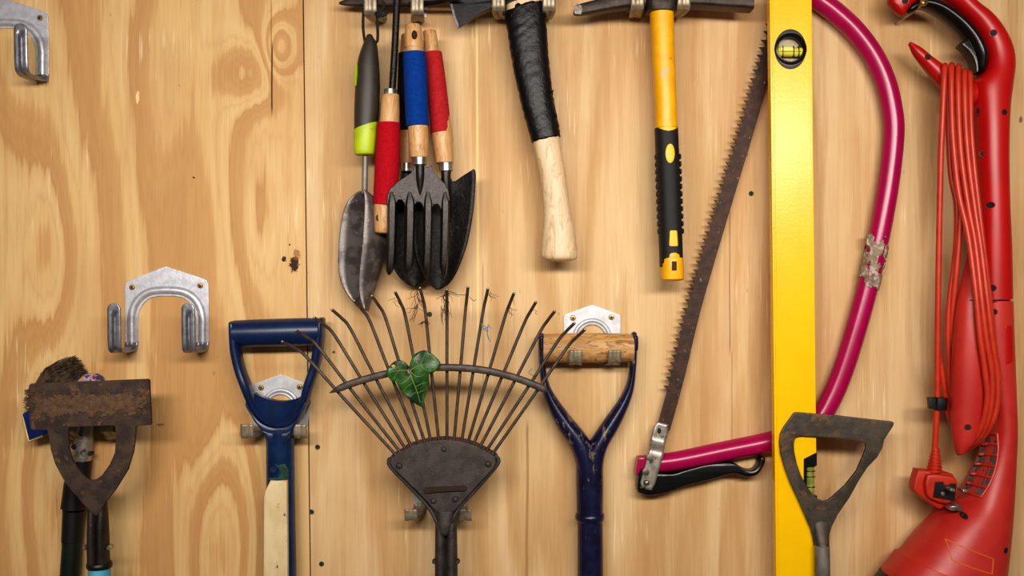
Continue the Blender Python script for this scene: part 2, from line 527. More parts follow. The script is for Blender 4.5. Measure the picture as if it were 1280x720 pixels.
    def box(s, x0, y0, x1, y1, d0, d1, mi=0):
        a = [(x0, y0), (x1, y0), (x1, y1), (x0, y1)]
        vs = [s.F.p(x, y, d0) for x, y in a] + [s.F.p(x, y, d1) for x, y in a]
        return s.add(vs, [[0, 1, 2, 3], [7, 6, 5, 4], [0, 4, 5, 1], [1, 5, 6, 2], [2, 6, 7, 3], [3, 7, 4, 0]], mi)

    def bvh(s):
        return BVHTree.FromPolygons([V(v) for v in s.v], s.f)

    def build(s, name, mats, parent=None, L=None, label=None, solid=0.0, bevel=0.0, sub=0, angle=42, smooth=True):
        me = bpy.data.meshes.new(name)
        o = L if L is not None else (parent['_L'] if parent is not None else None)
        off = V(o) if o is not None else V((0, 0, 0))
        me.from_pydata([V(v) - off for v in s.v], [], s.f)
        bm = bmesh.new()
        bm.from_mesh(me)
        if not solid:
            bmesh.ops.recalc_face_normals(bm, faces=bm.faces)
        bm.to_mesh(me)
        bm.free()
        mats = mats if isinstance(mats, (list, tuple)) else [mats]
        for m in mats:
            me.materials.append(m)
        for p, i in zip(me.polygons, s.mi):
            p.material_index = i
            p.use_smooth = smooth
        me.set_sharp_from_angle(angle=math.radians(angle))
        ob = bpy.data.objects.new(name, me)
        C.objects.link(ob)
        if parent is not None:
            ob.parent = parent
            ob['_L'] = parent['_L']
        elif L is not None:
            ob.location = off
            ob['_L'] = tuple(off)
        else:
            ob['_L'] = (0.0, 0.0, 0.0)
        if label:
            ob['label'] = label
        if solid:
            md = ob.modifiers.new('thickness', 'SOLIDIFY')
            md.thickness = solid * 0.001
            md.offset = 0
        if bevel:
            md = ob.modifiers.new('edges', 'BEVEL')
            md.width = bevel * 0.001
            md.segments = 2
            md.limit_method = 'ANGLE'
        if s.flat:
            md = ob.modifiers.new('normals', 'WEIGHTED_NORMAL')
            md.keep_sharp = True
            md.weight = 100
        if sub:
            md = ob.modifiers.new('smooth', 'SUBSURF')
            md.levels = sub
            md.render_levels = sub
        return ob


def tag(o, label, cat, group=None, kind=None):
    o['label'] = label
    o['category'] = cat
    if group:
        o['group'] = group
    if kind:
        o['kind'] = kind
    return o


def thing(name, label, cat, F, at, group=None):
    o = bpy.data.objects.new(name, None)
    o.empty_display_size = 0.02
    C.objects.link(o)
    o.location = F.p(*at)
    o['_L'] = tuple(o.location)
    return tag(o, label, cat, group)


def surf(bv, F, x, y):
    p = F.p(x, y, 0)
    h = bv.ray_cast(V((p.x, -0.6, p.z)), V((0, 1, 0)))
    return -h[0].y * 1000 if h[0] is not None else None


# ------------------------------------------------------------------ the wall
F0 = Frame(0)


def seam_x(y):
    return 379.0 + 0.0125 * y


for nm, a, b, sd in (('wall_back', -900, None, 'left'), ('wall_back', None, 2200, 'right')):
    mb = MB(F0)
    t, bt = -850, 1860
    x0t, x0b = (a, a) if a is not None else (seam_x(t) + 0.8, seam_x(bt) + 0.8)
    x1t, x1b = (b, b) if b is not None else (seam_x(t) - 0.8, seam_x(bt) - 0.8)
    c = [(x0t, t), (x1t, t), (x1b, bt), (x0b, bt)]
    vs = [F0.p(x, y, -18) for x, y in c] + [F0.p(x, y, 0) for x, y in c]
    mb.add(vs, [[0, 1, 2, 3], [7, 6, 5, 4], [0, 4, 5, 1], [1, 5, 6, 2], [2, 6, 7, 3], [3, 7, 4, 0]])
    w = mb.build(nm, plywood('plywood_' + sd, sd), smooth=False)
    w['kind'] = 'structure'
    w['label'] = 'plywood sheet left of the dark joint, strong wavy grain' if sd == 'left' else 'plywood sheet right of the dark joint, straight pale grain'
    spots = [] if sd == 'left' else [(397, 559), (375.5 + 14, 640), (402, 705), (939, 242), (537, 393), (618, 10 + 346)]
    for x, y in spots[:5]:
        g = MB(F0)
        g.turn(x, y, [(3.2, -0.5), (3.2, 0.2), (2.6, 0.6), (1.2, 0.4), (0.3, 0.2)], 14)
        g.box(x - 1.6, y - 0.5, x + 1.6, y + 0.5, 0.1, 0.75, 1)
        g.box(x - 0.5, y - 1.6, x + 0.5, y + 1.6, 0.1, 0.76, 1)
        g.build('screw_head', [m_green, m_dark], w)
mb = MB(F0)
mb.box(330, -850, 460, 1860, -60, -19.5)
bt = mb.build('joint_backing_1', m_backing, smooth=False)
bt['kind'] = 'structure'
bt['label'] = 'dark batten added to darken the joint between the plywood sheets'
# joint line is a real gap, darkened by the strip added behind it


# ------------------------------------------------------------------ hooks
def hook_screw(F, x, y, parent, d=2.0, r=3.6, a=0.3):
    mb = MB(F)
    mb.turn(x, y, [(r, d - 1), (r, d + 0.5), (r * 0.8, d + 1.3), (r * 0.3, d + 1.5), (0.1, d + 1.5)], 18)
    for k in (0, 1):
        an = a + k * math.pi / 2
        cx, sx = math.cos(an) * r * 0.58, math.sin(an) * r * 0.58
        nx, ny = -math.sin(an) * 0.55, math.cos(an) * 0.55
        vs = [F.p(x + i * cx + j * nx, y + i * sx + j * ny, d + q) for q in (1.0, 1.65 + 0.02 * k) for i, j in ((-1, -1), (1, -1), (1, 1), (-1, 1))]
        mb.add(vs, [[0, 1, 2, 3], [7, 6, 5, 4], [0, 4, 5, 1], [1, 5, 6, 2], [2, 6, 7, 3], [3, 7, 4, 0]], 1)
    return mb.build('screw', [m_brass, m_dark], parent)


def strip(F, path, w, cx, bead, mb, tip=True):
    """Bent sheet strip: path = [(x_centre, y, out)], bead pressed towards the inner face."""
    q = catmull(path, 5)
    us = [-1, -0.7, -0.42, -0.34, -0.2, 0, 0.2, 0.34, 0.42, 0.7, 1]
    bd = [0, 0, 0, .35, .9, 1, .9, .35, 0, 0, 0]
    rows = []
    n = len(q)
    for i, (x, y, d) in enumerate(q):
        a, b = q[max(0, i - 1)], q[min(n - 1, i + 1)]
        ty, td = b[1] - a[1], b[2] - a[2]
        ln = math.hypot(ty, td) or 1
        ty, td = ty / ln, td / ln
        # inner normal: on the leg (moving down, ty=1) it faces the viewer (+d)
        ny, nd = -td, ty
        wf = 1.0
        left = sum(math.dist(q[j], q[j + 1]) for j in range(i, n - 1))
        if tip and left < w * 0.5:
            wf = math.sqrt(max(0.02, 1 - (1 - left / (w * 0.5)) ** 2))
        bf = min(1.0, max(0, (left - w * 0.55) / (w * 0.4))) if tip else 1
        rows.append([F.p(x + u * w / 2 * wf, y + ny * bead * k * bf, d + nd * bead * k * bf) for u, k in zip(us, bd)])
    mb.grid(rows)


def big_hook(ax, ay, label):
    F = F0
    th = thing('wall_hook', label, 'hook', F, (ax, ay + 20, 0), 'wide double hooks on the left sheet')
    def a(x, y):
        return (x - 208 + ax, y - 333 + ay)
    ol = [a(*p) for p in [(208, 333), (213, 334.5), (254, 348), (258.5, 350.5), (261, 355), (261.5, 380), (261.5, 428), (245.5, 428), (245.5, 398),
                          (243, 387), (237.5, 378), (229, 372), (219, 370), (199, 370), (189.5, 372), (181, 378), (175.5, 387), (173, 398),
                          (173, 428), (157, 428), (157, 358), (158, 353), (162, 350.5), (203, 334.5)]]
    mb = MB(F)
    mb.plate(ol, 0.2, 2.2, bevel=0.5)
    path = [(165, 428), (165, 412), (165, 398), (168, 384), (175.5, 372.5), (186, 365.5), (199, 363), (219, 363), (232, 365.5), (243, 372.5), (250.5, 384), (253.5, 398), (253.5, 412), (253.5, 428)]
    mb.tube([a(*p) + (1.2,) for p in path], 5.2, 14, 4, flat=0.95)
    for off in (-6.6, 6.6):
        pass
    mb.build('back_plate', m_galv, th)
    for cx, tx in ((165, 165), (253.5, 253.5)):
        p = [a(cx, 426), a(cx, 430), a(tx, 434.6), a(tx, 437), a(tx, 438), a(tx, 436), a(tx, 430), a(tx, 415), a(tx, 396), a(tx, 386), a(tx, 382), a(tx, 379.5), a(tx, 378)]
        dd = [1.2, 1.4, 4, 12, 40, 51, 56, 57.5, 58.2, 58.4, 58.5, 58.5, 58.5]
        mb = MB(F)
        strip(F, [(x, y, d) for (x, y), d in zip(p, dd)], 16, cx, 4.2, mb)
        mb.build('prong', m_galv_shade, th, solid=1.6)
    hook_screw(F, *a(166, 359), th, a=0.8)
    hook_screw(F, *a(251, 357), th, a=0.2)
    return th


def small_hook(ax, ay, label, half=27, splay=3, reach=46, up=20, h=75, mat=m_galv2):
    F = F0
    th = thing('tool_hook', label, 'hook', F, (ax, ay + 20, 0), 'small galvanised hooks holding tools')
    def a(x, y):
        return (ax + x, ay + y)
    arc = [a(16.5 * math.cos(math.radians(t)), 42 - 17 * math.sin(math.radians(t))) for t in range(0, 181, 15)]
    ol = [a(0, 0), a(3, .8), a(31, 11), a(34.5, 13), a(35.5, 16.5), a(35.5, 50), a(34, 64), a(17.5, 64)] + arc + [a(-17.5, 64), a(-34, 64), a(-35.5, 50), a(-35.5, 16.5), a(-34.5, 13), a(-31, 11), a(-3, .8)]
    mb = MB(F)
    mb.plate(ol, 0.2, 2.2, bevel=0.4)
    ring = [a(-24, 62) + (1.4,), a(-23, 50) + (1.4,)] + [a(-22 * math.cos(math.radians(t)), 42 - 22.5 * math.sin(math.radians(t))) + (1.4,) for t in range(0, 181, 15)] + [a(23, 50) + (1.4,), a(24, 62) + (1.4,)]
    mb.tube(ring, 3.0, 12, 2, flat=0.9)
    mb.tube([a(x * 0.83 - ax * 0.0 + 0, 0)[0:1] + (y,) + (d - 0.2,) if False else ((x - ax) * 0.80 + ax, (y - ay - 42) * 0.80 + ay + 42, d - 0.1) for x, y, d in ring[2:-2]], 1.5, 8, 2)
    mb.build('back_plate', mat, th)
    for sgn in (-1, 1):
        x0, x1 = sgn * half * 0.92, sgn * (half + splay)
        p = [(x0, 62, 1.3), (x0, 66, 2.0), (x0 + (x1 - x0) * .2, 70.5, 7), (x0 + (x1 - x0) * .5, 73, 20), (x1, h, reach - 10), (x1, h - 2, reach - 3), (x1, h - 7, reach), (x1, h - up, reach + 1)]
        mb = MB(F)
        strip(F, [a(x, y) + (d,) for x, y, d in p], 15.5, 0, 0.9, mb, tip=False)
        mb.build('prong', m_zinc_reflect, th, solid=1.5)
    hook_screw(F, *a(-24, 16.5), th, a=0.5)
    hook_screw(F, *a(24, 15.5), th, a=0.2)
    return th


big_hook(8, -1, 'empty wide galvanised double hook cut off at the top left corner')
big_hook(208, 333, 'empty wide galvanised double hook above the rusty push hoe')
small_hook(351, 468, 'small galvanised hook behind the blue D handled spade', half=27, splay=5, reach=40, up=18)
small_hook(740, 381, 'small galvanised hook carrying the wooden D grip', half=20, splay=3.5, reach=47, up=17, h=71)
small_hook(551, 566, 'small galvanised hook behind the fan shaped rake head', half=28, splay=4.5, reach=50, up=15)
small_hook(128, 473, 'small galvanised hook behind the rusty push hoe head', half=21, splay=3, reach=52, up=17, h=62)
small_hook(499, -42, 'small galvanised hook at the top edge carrying the hand tools', half=25, splay=3, reach=60, up=30)
small_hook(654, -45, 'small galvanised hook at the top edge under the hatchet head', half=27, splay=3, reach=66, up=26)
small_hook(816.5, -47, 'small galvanised hook at the top edge under the pick head', half=24, splay=3.5, reach=66, up=24)


# ------------------------------------------------------------------ blue D handled spade
F = Frame(30)
th = thing('spade', 'garden spade with blue plastic D handle and cream painted shaft', 'spade', F, (350, 415, 30))
mb = MB(F)
mb.spindle([(293, 400.5, 293, 433, 30, 16.3), (318, 399.3, 318, 433.3, 30, 17), (346, 398.3, 346, 432.8, 30, 17.3), (375, 397.5, 375, 432, 30, 17), (400, 397.5, 400, 431, 30, 16.5)], e=2.1, cap0=3, cap1=3)
mb.build('grip', m_blue, th)
mb = MB(F)
la = [(287.5, 404, 296, 404, 30, 14), (287.8, 420, 299, 421, 30, 15), (289, 440, 301.5, 440, 30, 14), (294, 463, 306, 460, 30, 13), (302.5, 487, 314, 482, 30, 13), (312, 511, 320, 505, 28, 9), (320, 524, 326, 520, 26, 6)]
ra = [(397, 400, 406, 399, 30, 14), (394.5, 420, 405.5, 418, 30, 15), (391, 440, 403.5, 440, 30, 14), (387, 460, 398.5, 463, 30, 13), (379.5, 482, 390.5, 487, 30, 13), (374, 505, 382, 511, 28, 9), (368, 520, 374, 524, 26, 6)]
mb.spindle(la, e=2.6, cap0=3)
mb.spindle(ra, e=2.6, cap0=3)
# dish between the arms
top = catmull([(308, 484), (318, 493), (333, 500.5), (350, 503), (367, 500), (380, 492), (389, 482)], 4)
rim = catmull([(309, 489), (317, 511), (332, 527), (350, 532.5), (366, 527.5), (379, 511), (387, 488)], 4)
rows = []
for j in range(9):
    v = j / 8
    r = []
    for i, (a, b) in enumerate(zip(top, rim)):
        u = i / (len(top) - 1)
        r.append(F.p(a[0] + (b[0] - a[0]) * v, a[1] + (b[1] - a[1]) * v, 39 - 23 * math.sin(math.pi * u) ** 0.7 * (1 - v) ** 0.8))
    rows.append(r)
mb.grid(rows)
back = [[p + V((0, 0.012, 0)) for p in r] for r in rows]
mb.grid(back)
mb.grid([rows[0], back[0]])
# rim and V shaped boss
rim2 = catmull([(311, 500), (317, 512), (326, 523.5), (337, 530.5), (350, 533), (362, 530.5), (372, 523), (379.5, 512), (385, 500)], 4)
boss = rim2 + [(386.5, 502), (382, 511), (376, 524), (368, 536), (364, 546), (357, 555), (344, 556), (336, 548), (331, 537), (322, 526), (313, 511), (310, 503)]
mb.plate(boss, 16, 45, bevel=2.4)
mb.plate([(330, 535), (340, 538.5), (350, 539.5), (360, 538.5), (369, 535), (364, 545), (357, 556), (344, 557), (336, 547)], 32, 46, bevel=2.5)
mb.build('yoke', m_blue, th)
mb = MB(F)
mb.spindle([(333, 540, 367.5, 540, 30, 17), (333, 570, 368, 570, 30, 17), (333.5, 640, 369, 640, 30, 17), (334, 730, 370.5, 730, 30, 17), (336, 1050, 374, 1050, 30, 17)], sub=3, cap1=3)
sock = mb.build('socket', m_bluetube, th)
mb = MB(F)
mb.turn(346, 583, [(6.4, 43), (6.4, 48), (5.2, 48.8), (4.2, 47.6), (0.1, 47.4)], 20)
mb.build('rivet', m_blue, sock)
mb = MB(F)
mb.plate([(349, 579), (360, 577), (364, 586), (363.5, 596), (341, 597), (338, 594.5), (352, 594), (354, 588)], 42, 47, bevel=0.4, sub=1)
mb.build('paint_patch', m_greenpaint, sock)
mb = MB(F)
mb.plate([(342, 597), (363, 597), (364, 720), (366, 1050), (334, 1050), (333, 720), (333.5, 618), (335, 611)], 32, 49, bevel=3.2)
mb.build('shaft', m_cream, th)

# ------------------------------------------------------------------ wooden D grip spade
F = Frame(24)
th = thing('garden_tool', 'navy painted Y handle with pale wooden grip on a small hook', 'garden tool', F, (736, 435, 24))
mb = MB(F)
mb.spindle([(679, 417.5, 679, 453, 24, 18), (705, 416.6, 705, 453.5, 24, 18.5), (735, 416.4, 735, 453.6, 24, 18.6), (765, 416.6, 765, 453.3, 24, 18.5), (791, 417.5, 791, 452.5, 24, 18)], cap0=1, cap1=1)
mb.build('grip', m_gripwood, th)
mb = MB(F)
mb.spindle([(673, 419, 680.5, 419, 24, 10), (672.8, 440, 680.5, 440, 24, 11), (674, 462, 682.5, 462, 24, 11.5), (677, 485, 687.5, 482, 24, 12), (684, 508, 698, 500, 24, 13), (697, 535, 714, 521, 24, 14.5), (713, 560, 732, 543, 24, 16), (721, 585, 742, 562, 24, 16.5), (722, 605, 748, 600, 24, 16.5)], cap0=3)
mb.spindle([(789, 417.5, 796, 417.5, 24, 10), (788.5, 440, 796.2, 440, 24, 11), (786.5, 462, 795, 462, 24, 11.5), (781.5, 483, 792, 487, 24, 12), (772, 501, 785, 509, 24, 13), (757, 522, 773, 535, 24, 14.5), (742, 544, 759, 560, 24, 16), (732, 562, 754, 582, 24, 16.5), (727, 600, 753.5, 605, 24, 16.5)], cap0=3)
yk = mb.build('yoke', m_navy, th)
for x in (676.5, 793):
    mb = MB(F)
    mb.spindle([(x - 3.6, 421, x + 3.6, 421, 32, 6), (x - 4, 428, x + 4, 428, 32, 6), (x - 3.6, 436, x + 3.6, 436, 32, 6)], cap0=3, cap1=3)
    mb.build('rivet', m_navy2, yk)
mb = MB(F)
mb.spindle([(720, 575, 754, 575, 24, 16.5), (720.5, 610, 754, 610, 24, 16.6), (721, 643, 753.8, 643, 24, 16.4)], sub=3)
mb.spindle([(720, 642, 755, 642, 24, 17), (718.8, 645, 755.6, 645, 24, 18.2), (719.5, 649, 755, 649, 24, 17.4), (722, 652, 753.5, 652, 24, 16)], sub=3)
mb.spindle([(722, 651, 753.5, 651, 24, 16), (722, 730, 754, 730, 24, 16), (721, 1050, 754, 1050, 24, 16)], sub=3)
mb.build('shaft', m_navy2, th)

# ------------------------------------------------------------------ leaf rake
F = Frame(82)
th = thing('leaf_rake', 'wire tined lawn rake with dark iron fan head and curved spreader bar', 'rake', F, (555, 600, 80))
tips = [(353, 427), (370, 413), (393, 397), (415, 387), (443, 376), (465, 370), (494, 365), (525, 360), (558.5, 362), (585, 359), (610, 361), (642.5, 366.5), (670, 377.5), (693.5, 389), (718, 404), (731, 412)]
base = [(495, 570), (500, 566), (506, 561), (513, 557), (522, 554), (530, 552), (538, 551), (548, 550), (558.5, 550), (567.5, 550), (577, 551), (585, 553), (592, 555.5), (600, 559), (608, 564), (615, 569)]
for i, (t_, b_) in enumerate(zip(tips, base)):
    t_ = F.at(*t_, 97)
    dx, dy = t_[0] - b_[0], t_[1] - b_[1]
    ln = math.hypot(dx, dy)
    k = 1 - 32 / ln
    sh = [5.5, 5.5, 6, 6, 5.5, 5, 4, 2, -0.5, -1, -1.5, -2, -2.5, -3, -3.5, -3.5][i]
    nx, ny = -dy / ln, dx / ln
    bend = (b_[0] + dx * k + nx * sh, b_[1] + dy * k + ny * sh)
    md = (b_[0] + dx * .5 + nx * sh * .55, b_[1] + dy * .5 + ny * sh * .55)
    st = (b_[0] - dx / ln * 14, b_[1] - dy / ln * 14)
    mb = MB(F)
    mb.tube([st + (76,), b_ + (78,), md + (82,), bend + (83,), ((bend[0] * .45 + t_[0] * .55) + nx * sh * .15, (bend[1] * .45 + t_[1] * .55) + ny * sh * .15, 88), t_ + (98,)], [2, 2, 2, 2, 2, 1.9], 10, 5)
    tn = mb.build('tine', m_tine, th)
    mb = MB(F)
    e = F.p(*t_, 98)
    mb.turn(t_[0], t_[1], [(1.6, 97), (1.6, 98.4), (1.0, 98.8), (0.1, 98.9)], 10)
    mb.build('tine_tip', m_tip, tn)
mb = MB(F)
arc = catmull([(413, 490.5), (440, 479), (480, 467.5), (520, 460.5), (556, 458.8), (600, 461.5), (640, 470.5), (670, 481.5), (687, 489.5)], 5)
rows = []
for i, (x, y) in enumerate(arc):
    a, b = arc[max(0, i - 1)], arc[min(len(arc) - 1, i + 1)]
    tx, ty = b[0] - a[0], b[1] - a[1]
    l_ = math.hypot(tx, ty)
    nx, ny = -ty / l_, tx / l_
    w = 4.6 * min(1, 0.12 + min(i, len(arc) - 1 - i) / 3.0)
    rows.append((x - nx * w, y - ny * w, x + nx * w, y + ny * w, 88, 3.6 * min(1, 0.2 + min(i, len(arc) - 1 - i) / 3.0)))
mb.spindle(rows, sub=1, n=16, e=3)
mb.build('spreader_bar', m_bar, th)
fan = [(489, 573), (499, 566), (515, 557.5), (535, 551.5), (556, 549.5), (576, 551.5), (595, 557.5), (611, 566), (618, 571), (620, 577), (618, 584), (589, 615), (568, 639), (556, 643), (546, 640), (520, 613), (491, 585), (487, 578)]
fan2 = [(484.5, 575), (491, 568), (499, 563.5), (515, 555), (535, 549), (556, 547), (576, 549), (595, 554.5), (611, 562.5), (621, 569), (624, 575), (622, 584), (592, 618), (574, 638), (568, 652), (563, 668), (546, 668), (543, 652), (537, 640), (517, 616), (488, 588)]
mb = MB(F)
mb.plate(fan2, 66, 72, bevel=1.5)
mb.tube([(486, 574, 73), (487, 585, 73), (515, 614, 73), (536, 637, 74), (546, 655, 76)], 2.6, 10, 4)
mb.tube([(622, 573, 73), (621, 583, 73), (594, 614, 73), (573, 637, 74), (564, 655, 76)], 2.6, 10, 4)
mb.build('back_frame', m_rakeiron, th)
mb = MB(F)
mb.plate(fan, 78, 82, bevel=1.2)
face = mb.build('fan_plate', m_rakeiron, th)
for x, y, r in ((499, 582, 4.2), (555, 561.5, 3.4), (610, 580, 4), (542, 626, 4), (569, 624, 4)):
    mb = MB(F)
    mb.turn(x, y, [(r, 80), (r, 82.6), (r * .75, 84.2), (r * .35, 85), (.1, 85.1)], 16)
    mb.build('rivet', m_rakeiron, face)
mb = MB(F)
pts = [(530.5, 611), (536, 608.5), (560, 608), (580, 606.5), (583, 609), (582, 612.5), (570, 613.5), (545, 615), (534, 616.5), (531, 615)]
mb.plate(pts, 81, 86, bevel=1.2, sub=2)
mb.build('soil_crust', m_dirt, face)
mb = MB(F)
for i, (x, y) in enumerate(base[:-1]):
    x2, y2 = base[i + 1]
    cx, cy = (x + x2) / 2, (y + y2) / 2
    w = abs(x2 - x) * 0.3
    mb.box(cx - w, cy - 2.6, cx + w, cy + 3.5, 74, 80.5)
mb.build('crimped_edge', m_rustedge, th, bevel=0.6)
mb = MB(F)
mb.spindle([(546, 640, 567, 640, 79, 4), (547, 655, 565, 655, 80, 6), (549, 666, 562, 666, 80, 6)], cap0=2, cap1=5)
for s_ in (-1, 1):
    c = 557 + s_ * 7.2
    mb.spindle([(c - 6.4, 656, c + 6.4, 656, 74, 9), (c - 6.8, 680, c + 6.8, 680, 72, 12), (c - 7.2, 720, c + 7.2, 720, 70, 13), (c - 7.4, 800, c + 7.4, 800, 70, 13)], cap0=3)
sk = mb.build('socket', m_rakeiron, th)
mb = MB(F)
mb.spindle([(553, 664, 561, 664, 66, 8), (552, 720, 562, 720, 66, 9), (552, 790, 562, 790, 66, 9)], sub=2)
mb.build('slit_shade', m_dark, sk)  # dark filler standing in for the shade inside the socket slit
for x in (542.5, 571.5):
    mb = MB(F)
    mb.turn(x, 704, [(3, 70), (3, 76), (2, 78), (.1, 78)], 12)
    mb.build('rivet', m_rakeiron, sk)
mb = MB(F)
mb.tube([(557, 745, 68), (557, 900, 68), (557, 1080, 68)], 12, 20)
mb.build('handle', m_ash, th)

# ------------------------------------------------------------------ ivy leaf caught on the bar
F = Frame(95)
z8 = lambda p: (470 + p[0] / 8, 430 + p[1] / 8)
leaf = [(338, 225), (343, 185), (372, 122), (420, 82), (480, 62), (540, 80), (600, 130), (640, 175), (646, 200), (620, 245), (575, 285), (532, 300),
        (532, 360), (526, 420), (505, 490), (482, 555), (472, 600), (467, 628), (445, 630), (400, 605), (350, 570), (300, 530), (265, 495), (262, 470), (240, 455), (225, 425), (210, 385),
        (192, 372), (168, 382), (128, 335), (107, 292), (117, 250), (160, 192), (220, 160), (272, 170), (312, 200), (325, 225), (318, 255), (330, 285), (342, 262)]
hole = [z8(p) for p in ((155, 215), (175, 202), (198, 212), (192, 236), (165, 232))]


def leafd(x, y):
    cx, cy = x - 512, y - 462
    dip = 0.10 * abs(cx - 2 + (y - 470) * -0.08)
    return dip + 2.2 * mnoise.noise(V((x * 0.07, y * 0.07, 1.3))) + (0.0022 * (cy ** 2) * -1)


mb = MB(F)
pts2 = [z8(p) for p in leaf]
cu_pts = catmull(pts2, 2, True)
# fine triangulation so that the blade can curl
tmp = bmesh.new()
from mathutils.geometry import delaunay_2d_cdt
inner = []
for gx in range(484, 553, 3):
    for gy in range(437, 511, 3):
        inner.append((gx, gy))


def inside(p, poly):
    c = False
    for i in range(len(poly)):
        a, b = poly[i], poly[i - 1]
        if (a[1] > p[1]) != (b[1] > p[1]) and p[0] < (b[0] - a[0]) * (p[1] - a[1]) / (b[1] - a[1]) + a[0]:
            c = not c
    return c


inner = [p for p in inner if inside(p, cu_pts) and not inside(p, hole) and min(math.dist(p, q) for q in cu_pts + hole) > 1.2]
allp = [V(p) for p in cu_pts] + [V(p) for p in hole] + [V(p) for p in inner]
n1, n2 = len(cu_pts), len(hole)
ed = [(i, (i + 1) % n1) for i in range(n1)] + [(n1 + i, n1 + (i + 1) % n2) for i in range(n2)]
rv, re_, rf, _, _, _ = delaunay_2d_cdt(allp, ed, [], 0, 1e-5)
rf = [f for f in rf if inside((sum(rv[i].x for i in f) / len(f), sum(rv[i].y for i in f) / len(f)), cu_pts)
      and not inside((sum(rv[i].x for i in f) / len(f), sum(rv[i].y for i in f) / len(f)), hole)]
tmp.free()
mb.add([F.p(p.x, p.y, 95 + leafd(p.x, p.y)) for p in rv], [list(f) for f in rf])
L = F.p(512, 462, 95)
lf = mb.build('ivy_leaf', m_leaf, L=L, solid=0.5)
tag(lf, 'green three lobed ivy leaf caught on the rake spreader bar', 'leaf')
mb = MB(F)


def vein(pts, r):
    q = catmull([z8(p) for p in pts], 4)
    mb.tube([(x, y, 95.5 + leafd(x, y)) for x, y in q], [r * (1 - 0.6 * i / (len(q) - 1)) for i in range(len(q))], 6)


for pts, r in (([(335, 270), (370, 370), (410, 480), (440, 590)], .75), ([(338, 265), (430, 215), (530, 195), (625, 190)], .65), ([(330, 262), (260, 262), (190, 270), (125, 285)], .55),
               ([(375, 380), (320, 420), (275, 470)], .4), ([(350, 310), (300, 370), (240, 400)], .45), ([(395, 430), (450, 400), (520, 380)], .4), ([(415, 490), (460, 470), (510, 450)], .35),
               ([(405, 480), (370, 500), (340, 530)], .35), ([(440, 212), (470, 150), (500, 90)], .4), ([(430, 216), (400, 170), (385, 130)], .35), ([(450, 212), (490, 250), (560, 270)], .4),
               ([(530, 196), (560, 160), (575, 130)], .3), ([(345, 270), (380, 310), (440, 325), (500, 290)], .45), ([(240, 263), (225, 215), (235, 180)], .35), ([(230, 265), (200, 310), (180, 350)], .35)):
    vein(pts, r)
mb.build('veins', m_vein, lf)
mb = MB(F)
mb.tube([(510, 463, 94), (511, 465.5, 96.5), (512.5, 467, 97)], [1.6, 1.8, .8], 8, 3)
mb.build('leaf_stalk', m_stalk, lf)

# roots and threads on the tine tips
F = Frame(92)
mb = MB(F)


def strand(x, y, ln, n, spread, r=0.35, d=93):
    for _ in range(n):
        px_, py_, dd = x + random.uniform(-2.5, 2.5), y + random.uniform(-3, 3), d + random.uniform(-3, 4)
        an = random.uniform(0.2, 2.9) if spread > 0.5 else random.uniform(1.1, 2.0)
        pts = [(px_, py_, dd)]
        for k in range(5):
            an += random.uniform(-0.8, 0.8)
            px_ += math.cos(an) * ln / 5 * spread + random.uniform(-.5, .5)
            py_ += abs(math.sin(an)) * ln / 5
            pts.append((px_, py_, dd + random.uniform(-2, 2)))
        mb.tube(pts, [r * (1 - .1 * k) for k in range(6)], 5, 3)


for args in ((522, 364, 18, 9, 1.0), (520, 380, 24, 8, .8), (524, 374, 16, 5, .6), (531, 400, 8, 7, 1.0, .5), (559, 366, 14, 8, 1.0), (556, 370, 34, 7, .4), (554, 384, 22, 6, .5), (611, 366, 12, 4, 1.2), (637, 386, 12, 4, .8), (668, 388, 6, 2, 1), (640, 372, 8, 2, 1), (493, 375, 14, 3, .7)):
    strand(*args)
mb.tube([(563, 364, 95), (570, 368, 94), (584, 369, 92)], .4, 5, 4)
mb.tube([(587, 371, 92), (592, 376, 92), (595, 374, 92)], .35, 5, 4)
mb.tube([(665, 461, 93), (661, 466, 93), (668, 470, 92), (672, 468, 90)], .3, 5, 4)
L = F.p(540, 370, 92)
o = mb.build('dried_roots', m_root, L=L)
tag(o, 'wisps of dry brown roots tangled on the rake tine tips', 'roots', kind='stuff')
mb = MB(F)
for pts in ([(601, 405, 88), (606, 408, 92), (610, 412, 93), (609, 418, 92), (612, 426, 90)], [(602, 409, 91), (607, 411, 93), (612, 408, 92), (614, 411, 91)], [(604, 412, 92), (609, 409, 93), (611, 405, 92)], [(608, 412, 93), (610, 420, 92), (613, 428, 91)], [(602, 407, 90), (608, 414, 93), (610, 407, 93)]):
    mb.tube(pts, .55, 6, 4)
o = mb.build('thread_scrap', m_thread, L=F.p(607, 410, 90))
tag(o, 'scrap of grey thread snagged on a rake tine', 'thread')


# ------------------------------------------------------------------ hand tools bunch
# steel spike tool lying across the hook at the top edge
F = Frame(28)
th = thing('hand_pick', 'dark pointed steel blade lying across the hook above the hand tools', 'garden tool', F, (480, 0, 28))
mb = MB(F)
mb.spindle([(424, 2.6, 424, 5.4, 28, 1), (432, -0.5, 432, 7, 28, 2.5), (455, -8, 455, 8.5, 28, 4), (490, -14, 490, 9.3, 28, 5), (512, -14, 512, 9, 28, 5), (524, -6, 524, 9, 28, 4)], e=3)
mb.build('blade', M('brown_blade', (44, 34, 28), (60, 46, 36), 0.55, 0.4, 60, bump=0.3), th)
mb = MB(F)
mb.tube([(512, 6, 30), (545, 6.6, 40), (566, 7.4, 56), (578, 9, 60)], [3.6, 3.4, 2.6, 0.8], 10, 4)
mb.build('tang', m_axe, th)
mb = MB(F)
mb.spindle([(520, -22, 520, 2.2, 30, 11), (540, -22, 540, 2.6, 30, 11), (562, -22, 562, 2.6, 30, 11)], cap0=3, cap1=3)
mb.build('handle', m_tan, th)

